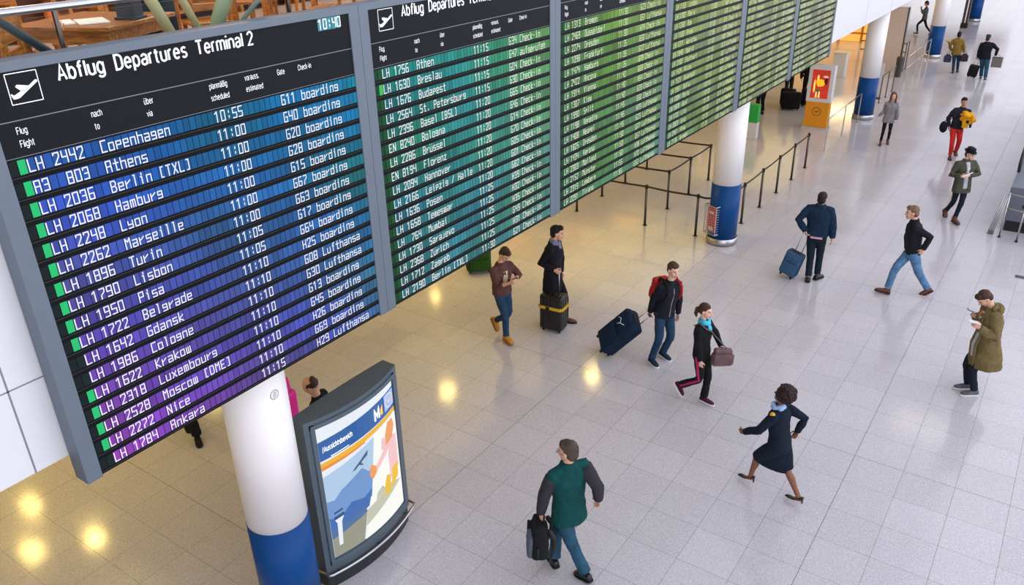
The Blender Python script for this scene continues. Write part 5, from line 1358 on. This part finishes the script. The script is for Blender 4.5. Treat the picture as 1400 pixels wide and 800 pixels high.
# steel handrail fence
def rail_fence(name, label, ys, x, z, m, r=.018, mid=None, group=None):
    t = thing(name, label, 'railing', (x, ys[0], 0), 0, group)
    bm = bmesh.new(); tube(bm, [(0, 0, z), (0, ys[-1]-ys[0], z)], r, 10)
    if mid: tube(bm, [(0, 0, mid), (0, ys[-1]-ys[0], mid)], r*.8, 10)
    obj('top_rail', bm, m, t, True)
    for y in ys:
        bm = bmesh.new(); lathe(bm, [(.05, 0), (.05, .008), (r, .012), (r, z)], (0, y-ys[0], 0), 14); obj('post', bm, m, t)
    return t
rail_fence('handrail', 'steel handrail on posts between the orange stand and the second blue column', [24.3, 26.2, 28.1], XF, .95, M_steel)
rail_fence('handrail', 'dark steel railing behind the woman in the grey cardigan', [31.2, 32.25, 33.3], XF-.02, .95, M_dsteel)
rail_fence('handrail', 'steel railing running up to the fourth column', [35.45, 37.25, 38.7, 40.2], XF, .95, M_steel, mid=.5)
fp = rail_fence('handrail', 'tall dark crossing rail left of the fourth column', [37.4, 37.9], -6.2, 1.15, M_dsteel)
bm = bmesh.new(); tube(bm, [(0, 0, 1.12), (-1.8, 0, 1.12)], .022, 8); tube(bm, [(0, 0, .78), (-1.8, 0, .78)], .022, 8); obj('cross_rail', bm, M_dsteel, fp, True)

# ------------------------------------------------------------------ orange sign stand
t = thing('sign_stand', 'orange and white sign stand with red poster and round bird emblem', 'sign stand', (-6.70, 26.75, 0), 0)
M_or = mat('orange yellow lacquer', (226, 148, 20), .4)
FR = -.14
bm = bmesh.new(); bx(bm, (-.38, FR, .86), (.38, .14, 2.0)); obj('upper_housing', bm, M_white, t)
bm = bmesh.new(); bx(bm, (-.36, FR, .06), (.36, .14, .86)); obj('lower_panel', bm, M_or, t)
bm = bmesh.new(); bx(bm, (-.40, FR-.06, 0), (.40, .2, .055)); obj('base', bm, mat('pale grey base', (190, 186, 190), .5), t)
bm = bmesh.new(); bx(bm, (-.27, FR-.006, .98), (.27, FR, 1.86)); ps = obj('poster', bm, mat('red poster', (196, 52, 38), .35, emit=.35, var=.25, vscale=5), t)
def flat_(pts, m, nm, d, par):
    bm = bmesh.new()
    for pl in pts: bm.faces.new([bm.verts.new((x, FR-d, z)) for x, z in pl])
    return obj(nm, bm, m, par)
def blob(cx, cz, rx, rz, n=18, j=.12, sd=1):
    rr = random.Random(sd); return [(cx+math.cos(2*PI*i/n)*rx*(1+rr.uniform(-j, j)), cz+math.sin(2*PI*i/n)*rz*(1+rr.uniform(-j, j))) for i in range(n)]
flat_([blob(.0, 1.46, .13, .12, sd=2)], mat('poster yellow', (244, 190, 30), .4, emit=.5), 'poster_shape', .008, ps)
flat_([blob(-.08, 1.62, .035, .09, sd=3), blob(-.17, 1.35, .03, .22, sd=4)], mat('poster pale yellow', (246, 214, 120), .4, emit=.5), 'poster_shape', .009, ps)
flat_([blob(.17, 1.52, .05, .10, sd=5), blob(.20, 1.66, .06, .04, sd=6)], mat('poster dark', (60, 24, 24), .4), 'poster_shape', .0095, ps)
flat_([blob(.15, 1.66, .09, .035, sd=9)], mat('poster cream', (238, 190, 160), .4, emit=.4), 'poster_shape', .0098, ps)
flat_([blob(-.06, 1.22, .06, .05, sd=7)], mat('poster green', (60, 110, 80), .4, emit=.3), 'poster_shape', .0095, ps)
flat_([[(-.12, 1.0), (-.06, 1.0), (-.07, 1.2), (-.11, 1.2)], [(-.03, 1.0), (.03, 1.0), (.02, 1.2), (-.02, 1.2)]], MATS['poster pale yellow'], 'poster_shape', .0092, ps)
bm = bmesh.new(); crane(bm, lambda x, y: V((x*.14, FR-.004, .56+y*.14))); obj('emblem', bm, mat('dark navy print', (92, 62, 30), .5), t)
# green and white sign box behind the second column
t = thing('sign_box', 'small green and white box stand behind the wire rack column', 'sign', (-8.05, 24.6, 0))
bm = bmesh.new(); rbox(bm, (.34, .22, .50), (0, 0, .25), .01, 2); obj('lower_box', bm, M_white, t)
bm = bmesh.new(); rbox(bm, (.34, .22, .55), (0, 0, .78), .01, 2); obj('upper_box', bm, mat('bright green box', (30, 168, 70), .5), t)
# pale kiosk, beige partition
t = thing('kiosk', 'pale grey counter box behind the orange stand', 'counter', (-8.2, 35.2, 0))
bm = bmesh.new(); rbox(bm, (.5, .4, .95), (0, 0, .475), .02, 2); obj('body', bm, M_white, t); bm = bmesh.new(); rbox(bm, (.6, .5, .04), (0, 0, .97), .01, 2); obj('top', bm, M_soffit, t)
t = thing('partition', 'beige free-standing partition between the second and fourth columns', 'partition', (-6.75, 37.2, 0), 0)
bm = bmesh.new(); bx(bm, (-.62, -.10, .0), (.42, .10, 2.55)); obj('panel', bm, mat('beige partition board', (204, 184, 172), .6), t)
bm = bmesh.new(); bx(bm, (.42, -.11, 0), (.46, .11, 2.56)); obj('edge_post', bm, M_dsteel, t)
t = thing('litter_bin', 'short dark post bin at the foot of the beige partition', 'bin', (-6.15, 36.2, 0))
bm = bmesh.new(); lathe(bm, [(.12, .02), (.13, .75), (.10, .80)], seg=24); obj('body', bm, mat('dark bin metal', (60, 56, 58), .5), t)
t = thing('floor_sign', 'slim white floor sign among the railings', 'sign', (-6.0, 31.9, 0))
bm = bmesh.new(); bx(bm, (-.11, -.015, .05), (.11, .015, 1.25)); obj('board', bm, M_white, t); bm = bmesh.new(); lathe(bm, [(.16, 0), (.16, .02), (.03, .05)], seg=24); obj('foot', bm, M_dsteel, t)
# warm lit shop counter under the gallery
t = thing('shop_shelf', 'warm lit shelf wall under the gallery beyond the last board', 'shelf', (-9.9, 44.2, 0))
bm = bmesh.new(); bx(bm, (-2.8, 0, 0), (1.6, .5, 2.6)); obj('back_panel', bm, mat('warm panel with added glow', (250, 180, 84), .5, emit=.9), t)  # emission added to the shelf back to brighten the shop
for i in range(4):
    bm = bmesh.new(); bx(bm, (-2.8, -.32, .4+i*.55), (1.6, 0, .44+i*.55)); obj('shelf_board', bm, M_wood, t)
for i in range(5):
    bm = bmesh.new(); bx(bm, (-2.8+i*1.08, -.33, 0), (-2.75+i*1.08, 0, 2.6)); obj('upright', bm, M_wood, t)

# ------------------------------------------------------------------ escalator enclosure at the right edge
t = thing('escalator', 'grey clad escalator end with glass balustrade at the right edge', 'escalator', (.25, 20.0, 0))
M_clad = mat('grey metal cladding', (104, 108, 120), .5, .2); 
bm = bmesh.new(); bx(bm, (-.95, 0, .26), (1.2, 12, 1.02)); obj('cladding', bm, M_clad, t)
bm = bmesh.new(); bx(bm, (-.90, .06, 0), (1.15, 11.9, .26)); obj('plinth', bm, M_black, t)
M_glass = mat('pale blue glass', (176, 190, 214), .08, 0, .6, trans=.85)
bm = bmesh.new(); bx(bm, (-.93, 1.2, 1.02), (-.915, 12, 1.55)); obj('balustrade', bm, M_glass, t)
bm = bmesh.new(); tube(bm, [(-.92, 12, 1.6), (-.92, 1.4, 1.6), (-.92, 1.0, 1.5), (-.92, .85, 1.3), (-.92, 1.0, 1.1)], .035, 10); obj('handrail', bm, mat('black handrail rubber', (30, 30, 32), .5), t, True)
bm = bmesh.new(); cyl(bm, (-.6, -.012, .62), (-.6, .01, .62), .05, seg=20); obj('button', bm, M_black, t)
t = thing('safety_gate', 'chrome tube barrier in front of the escalator', 'barrier', (-.45, 19.55, 0))
for x, y in ((-.22, .0), (.12, -.12), (.9, -.3)):
    bm = bmesh.new(); cyl(bm, (x, y, 0), (x, y, 1.02), .019, seg=12); u_ = obj('upright', bm, M_steel, t, True)
    bm = bmesh.new(); cyl(bm, (x, y, 0), (x, y, .03), .03, seg=12); obj('foot_cap', bm, M_black, u_)
for z in (1.0, .68):
    bm = bmesh.new(); tube(bm, [(-.22, 0, z), (.12, -.12, z), (.9, -.3, z)], .016, 10); obj('crossbar', bm, M_steel, t, True)
t = thing('rolled_barrier', 'folded chrome barrier leaning against the escalator gate', 'barrier', (-.85, 19.75, 0))
for k in range(3):
    bm = bmesh.new(); tube(bm, [(-.06+.045*k, -.10, .01), (.10+.03*k, .16, .92)], .016, 10); obj('tube', bm, M_steel, t, True)
bm = bmesh.new(); rbox(bm, (.12, .08, .08), (.0, -.06, .045), .02, 2); obj('foot', bm, mat('brown foot block', (100, 84, 78), .6), t)
t = thing('floor_outlet', 'small dark floor outlet cover near the right edge', 'outlet', (-.06, 17.5, 0))
bm = bmesh.new(); rbox(bm, (.20, .14, .006), (0, 0, .003), .002, 1); obj('lid', bm, mat('dark outlet lid', (70, 70, 82), .5), t)
# dark steel lift posts far down the hall
t = thing('lift_post', 'dark steel post beside the farthest column', 'post', (-5.75, 51.0, 0))
bm = bmesh.new()
for x in (-.22, -.05): bx(bm, (x, -.08, 0), (x+.12, .08, 3.4))
obj('frame', bm, M_dsteel, t); bm = bmesh.new(); bx(bm, (-.25, -.12, 0), (.10, .12, .25)); obj('foot', bm, M_black, t)

# ------------------------------------------------------------------ restaurant upstairs
RX = -5.52
t = thing('glass_railing', 'glass balustrade with steel handrail along the upper gallery', 'railing', (RX, -2, GT))
bm = bmesh.new(); tube(bm, [(0, 0, 1.0), (0, 26, 1.0)], .026, 14); obj('handrail', bm, M_alu, t, True)
for i in range(14):
    y = .98+i*1.92
    bm = bmesh.new(); bx(bm, (-.012, y-.012, 0), (.012, y+.012, .98)); obj('post', bm, M_dsteel, t)
    if i < 13:
        bm = bmesh.new(); bx(bm, (-.005, y+.03, .06), (.005, y+1.89, .95)); obj('pane', bm, mat('clear glass', (244, 248, 248), .02, 0, .5, trans=1.0), t)
def table(x, y, rz, label, w=.8, l=1.2):
    t = thing('table', label, 'table', (x, y, GT), rz, 'restaurant tables on the gallery')
    bm = bmesh.new(); rbox(bm, (w, l, .035), (0, 0, .73), .008, 2); obj('tabletop', bm, M_wood, t)
    bm = bmesh.new()
    for s in (-1, 1):
        bx(bm, (s*(w/2-.06)-.01, -l/2+.08, .62), (s*(w/2-.06)+.01, l/2-.08, .71)); bx(bm, (-w/2+.06, s*(l/2-.06)-.01, .62), (w/2-.06, s*(l/2-.06)+.01, .71))
    obj('apron', bm, M_wood, t)
    for sx in (-1, 1):
        for sy in (-1, 1):
            bm = bmesh.new(); bx(bm, (sx*(w/2-.07)-.03, sy*(l/2-.07)-.03, 0), (sx*(w/2-.07)+.03, sy*(l/2-.07)+.03, .712)); obj('leg', bm, M_wood, t)
    return t
def wchair(x, y, rz, label):
    t = thing('chair', label, 'chair', (x, y, GT), rz, 'wooden restaurant chairs')
    bm = bmesh.new(); rbox(bm, (.44, .44, .03), (0, 0, .455), .01, 2); obj('seat', bm, M_wood, t)
    for sx in (-1, 1):
        bm = bmesh.new(); bx(bm, (sx*.19-.02, .17, 0), (sx*.19+.02, .21, .45)); obj('leg', bm, M_wood, t)
        bm = bmesh.new(); tube(bm, [(sx*.19, -.19, 0), (sx*.19, -.19, .45), (sx*.19, -.25, .92)], .022, 8); obj('leg', bm, M_wood, t)
    bm = bmesh.new()
    for z, y in ((.62, -.212), (.74, -.228), (.86, -.243)): rbox(bm, (.36, .02, .07), (0, y, z), .006, 2)
    obj('backrest', bm, M_wood, t)
    bm = bmesh.new()
    for s in (-1, 1): bx(bm, (s*.19-.01, -.18, .2), (s*.19+.01, .18, .23))
    obj('stretcher', bm, M_wood, t)
    return t
table(-6.72, 3.74, .4, 'wooden restaurant table with a white menu, corner towards the glass', .9, .9)
table(-7.2, 2.55, .5, 'wooden restaurant table at the far left edge behind the glass')
table(-8.3, 5.9, .9, 'wooden restaurant table behind the pale slanted struts')
table(-9.6, 8.3, .8, 'wooden restaurant table farthest along the gallery')
for i, (x, y, r, lb) in enumerate([(-6.55, 2.75, 2.4, 'wooden chair between the two front tables'), (-7.75, 4.15, -2.2, 'wooden chair behind the table with the menu'), (-7.6, 3.3, -1.4, 'wooden chair left of the menu table'),
    (-6.75, 1.45, .3, 'wooden chair nearest the left edge by the glass'), (-8.2, 3.0, -1.2, 'wooden chair behind the leftmost table'), (-7.7, 5.5, 1.2, 'wooden chair in front of the table by the struts'), (-8.9, 6.8, -2.3, 'wooden chair behind the table by the struts'),
    (-8.9, 7.6, .6, 'wooden chair in front of the farthest table'), (-7.3, 6.9, 1.9, 'wooden chair standing alone by the green strut'), (-9.3, 5.2, -1.8, 'wooden chair deep in the restaurant'), (-9.2, 4.2, .8, 'wooden chair near the shelf wall')]):
    wchair(x, y, r, lb)
t = thing('menu', 'white menu card lying on the nearest restaurant table', 'menu', (-6.55, 3.62, GT+.7485), 1.2)
bm = bmesh.new(); rbox(bm, (.22, .34, .012), (0, 0, .006), .003, 1); bx(bm, (-.2, -.05, 0), (-.12, .25, .008)); obj('card', bm, mat('white card', (240, 240, 230), .5), t)
t = thing('table_caddy', 'dark teal box standing on the restaurant table beside the menu', 'box', (-6.42, 3.88, GT+.7485), .4)
bm = bmesh.new(); rbox(bm, (.15, .15, .20), (0, 0, .10), .012, 2); obj('body', bm, mat('dark teal lacquer', (14, 34, 44), .4), t)
bm = bmesh.new(); rbox(bm, (.18, .18, .018), (0, 0, .011), .004, 2); obj('tray', bm, mat('dark teal lacquer', (14, 34, 44), .4), t)
t = thing('armchair', 'dark teal upholstered tub chair behind the menu table', 'chair', (-7.0, 4.35, GT), 2.3)
M_teal = C_('dark teal upholstery', (14, 34, 44))
bm = bmesh.new(); rbox(bm, (.5, .5, .16), (0, 0, .40), .05, 3); obj('seat', bm, M_teal, t, True)
bm = bmesh.new()
n = 14; pr = []
for i in range(n+1):
    a = PI*i/n; pr.append(V((math.cos(a)*.25, -math.sin(a)*.22-.03, 0)))
for a, b in zip(pr, pr[1:]):
    d = (a+b)/2; rbox(bm, (.085, .05, .48), (0, 0, 0), .015, 2, Matrix.Translation(V((d.x, d.y, .62))) @ Matrix.Rotation(math.atan2((b-a).y, (b-a).x), 4, 'Z'))
obj('backrest', bm, M_teal, t, True)
for sx in (-1, 1):
    for sy in (-1, 1):
        bm = bmesh.new(); cyl(bm, (sx*.2, sy*.2, 0), (sx*.19, sy*.19, .34), .018, seg=10); obj('leg', bm, M_wood2, t)
# slanted pale struts carrying the hall roof
M_strut = mat('pale yellow green steel', (196, 190, 142), .5)
def strut(a, b, r0, r1, label, m=M_strut, name='strut'):
    t = thing(name, label, 'strut', a); a = V(a); b = V(b)-a
    bm = bmesh.new(); tube(bm, [V((0, 0, 0)), b*.35, b*.7, b], [r0*.6, r0, r1, r1*.8], 18); obj('shaft', bm, m, t, True)
    bm = bmesh.new(); lathe(bm, [(r0*1.5, 0), (r0*1.5, .03), (r0*.8, .05)], seg=24); obj('foot', bm, M_dsteel, t)
strut((-5.9, 4.17, GT), (-5.9, 2.56, 9.0), .05, .06, 'thick pale slanted strut rising to the left, left one of the pair')
strut((-5.95, 4.44, GT), (-5.95, 2.9, 9.0), .036, .05, 'thinner pale slanted strut, right one of the pair')
strut((-5.85, 3.85, GT), (-5.85, 6.0, 9.0), .07, .02, 'pale green strut leaning to the right, tapering upwards', mat('pale green steel', (150, 166, 130), .5))
strut((-6.0, 3.70, GT), (-6.0, 6.6, 7.5), .02, .02, 'thin grey green strut leaning far to the right', mat('grey green steel', (104, 124, 116), .5))
strut((-5.75, 3.62, GT), (-5.75, 1.0, 7.75), .03, .03, 'dark teal diagonal strut behind the glass at the far left', mat('dark teal steel', (34, 56, 62), .5))
# timber shelf wall at the back of the restaurant, hung with brown panels
t = thing('shelf_wall', 'long timber shelf wall at the back of the restaurant', 'shelf', (-11.2, -4, GT))
bm = bmesh.new(); bx(bm, (-.4, 0, 0), (-.3, 34, 3.0)); obj('back_panel', bm, M_wood2, t)
for i in range(5):
    bm = bmesh.new(); bx(bm, (-.3, 0, .1+i*.55), (0, 34, .14+i*.55)); obj('shelf_board', bm, M_wood, t)
for i in range(30):
    bm = bmesh.new(); bx(bm, (-.3, i*1.15, 0), (.01, i*1.15+.05, 2.8)); obj('upright', bm, M_wood, t)
rr = random.Random(21); goods = ['brown box', 'dark jar', 'orange box']
mm = [M_wood2, mat('dark brown jar', (60, 30, 18), .3), mat('orange tin', (210, 110, 40), .4), mat('cream tin', (222, 200, 160), .4)]
k = 0
for i in range(5, 22):
    for lv in range(2):
        y = i*1.15+.25+rr.random()*.3; z = .14+lv*.55
        tt = thing('storage_tin', 'storage tin on the timber shelf wall upstairs', 'tin', (-11.33, -4+y, GT+z), 0, 'tins on the restaurant shelf wall')
        bm = bmesh.new(); r = rr.uniform(.06, .10); hh = rr.uniform(.16, .34); lathe(bm, [(r, 0), (r, hh)], seg=20); obj('can', bm, mm[k % 4], tt)
        bm = bmesh.new(); lathe(bm, [(r*1.04, hh), (r*1.04, hh+.02)], seg=20); obj('lid', bm, M_wood2, tt); k += 1

# ------------------------------------------------------------------ light
def area(name, loc, rot, size, power, color, shape='RECTANGLE', size_y=None):
    l = bpy.data.lights.new(name, 'AREA'); l.shape = shape; l.size = size
    if size_y: l.size_y = size_y
    l.energy = power; l.color = color
    o = bpy.data.objects.new(name, l); o.location = loc; o.rotation_euler = rot; COL.objects.link(o); return o
WARM = (1.0, .74, .19)
M_lampface = mat('warm lamp face', (255, 214, 150), .5, emit=22)
def downlight(x, y, i):
    t = thing('downlight', 'round recessed downlight in the gallery soffit', 'ceiling light', (x, y, GB+.02), 0, 'recessed downlights in the gallery soffit')
    bm = bmesh.new(); lathe(bm, [(.10, -.012), (.10, 0)], seg=28); obj('rim', bm, M_steel, t)
    bm = bmesh.new(); lathe(bm, [(.075, -.016), (.075, -.0125)], seg=28); obj('lens', bm, M_lampface, t)
    l = bpy.data.lights.new('downlight_lamp', 'AREA'); l.shape = 'DISK'; l.size = .3; l.energy = DL_POWER; l.color = WARM; l.specular_factor = .03; l.spread = 2.4
    o = bpy.data.objects.new('downlight_lamp', l); o.location = (x, y, GB-.04); COL.objects.link(o)
for i, (x, y) in enumerate(DL): downlight(x, y, i)
for y in (2.5, 6.5, 11): area('restaurant_lamp', (-8.6, y, GT+3.2), (0, 0, 0), 1.2, UP_POWER, (1, .70, .36))
area('shop_lamp', (-9.2, 42.6, 3.2), (math.radians(-25), 0, 0), 3.0, 90, (1, .72, .36))
M_orange = mat('orange light panel', (255, 150, 50), .5, emit=2.2)
for i, (x, y) in enumerate(ORANGE):
    t = thing('light_panel', 'orange lit panel set in the gallery soffit', 'ceiling light', (x, y, GB+.019), .4, 'orange light panels in the gallery soffit')
    bm = bmesh.new(); rbox(bm, (.9, .5, .03), (0, 0, -.016), .008, 1); obj('diffuser', bm, M_orange, t)
for (x, y, sx, sy) in SOFT:  # broad warm fill lights added below the soffit, each under a plain plate
    t = thing('warm_fill_panel', 'large flat panel added under the soffit for warm fill light', 'ceiling light', (x, y, GB+.02), 0, 'flat fill panels added under the gallery soffit')
    bm = bmesh.new(); rbox(bm, (sx, sy, .02), (0, 0, -.011), .004, 1); obj('diffuser', bm, M_soffit, t)
    a_ = area('warm_fill_light', (x, y, GB-.02), (0, 0, 0), sx, SOFT_POWER*sx*sy, WARM, size_y=sy); a_.data.specular_factor = .4
t = thing('strip_light', 'long strip light hanging high in the hall', 'ceiling light', (-2.2, 33.5, 14), -.05)
bm = bmesh.new(); rbox(bm, (2.3, .22, .08), (0, 0, 0), .02, 2); obj('diffuser', bm, mat('strip light diffuser', (255, 248, 232), .5, emit=14), t)
bm = bmesh.new(); rbox(bm, (2.36, .28, .06), (0, 0, .06), .01, 1); obj('housing', bm, M_steel, t)
area('side_fill', (13, 20, 7), (0, math.radians(90), 0), 9, SIDE_POWER, (.92, .95, 1.0), size_y=70)  # unseen fill added to brighten gallery edge, columns and people; no window there
# large overhead area light added for soft modelling; no hall roof is built
area('overhead_fill', (7, 22, 16), (0, math.radians(12), 0), 16, OVERHEAD_POWER, (.90, .94, 1.0), size_y=60)

w = bpy.data.worlds.new('hall daylight'); SC.world = w; w.use_nodes = True
nt = w.node_tree; bgn = nt.nodes['Background']; tc = nt.nodes.new('ShaderNodeTexCoord'); sp = nt.nodes.new('ShaderNodeSeparateXYZ'); nt.links.new(tc.outputs['Generated'], sp.inputs[0])
cr = nt.nodes.new('ShaderNodeValToRGB'); nt.links.new(sp.outputs['Z'], cr.inputs['Fac'])
cr.color_ramp.elements[0].position = .06; cr.color_ramp.elements[0].color = (1.0, 1.0, 1.0, 1)
cr.color_ramp.elements[1].position = .34; cr.color_ramp.elements[1].color = (.46, .46, .49, 1)
e_ = cr.color_ramp.elements.new(.7); e_.color = (.42, .43, .48, 1)
tint = nt.nodes.new('ShaderNodeVectorMath'); tint.operation = 'MULTIPLY'; tint.inputs[1].default_value = (1.94, 1.92, 2.06)
nt.links.new(cr.outputs['Color'], tint.inputs[0]); nt.links.new(tint.outputs[0], bgn.inputs['Color']); bgn.inputs['Strength'].default_value = WORLD

# ------------------------------------------------------------------ camera
cam = bpy.data.cameras.new('camera'); cam.sensor_fit = 'HORIZONTAL'; cam.sensor_width = 36; cam.lens = CAMF/1400*36; cam.clip_end = 400; cam.clip_start = .05
co = bpy.data.objects.new('camera', cam); COL.objects.link(co); SC.camera = co
R3 = Matrix(CAMR).transposed()
co.matrix_world = Matrix.Translation((0, 0, 7.0)) @ R3.to_4x4()
SC.view_settings.view_transform = 'Standard'; SC.view_settings.look = 'None'; SC.view_settings.gamma = 1; SC.view_settings.use_curve_mapping = False
SC.view_settings.exposure = EXPOSURE
for o in list(COL.objects): SC.collection.objects.link(o)
bpy.data.collections.remove(COL)
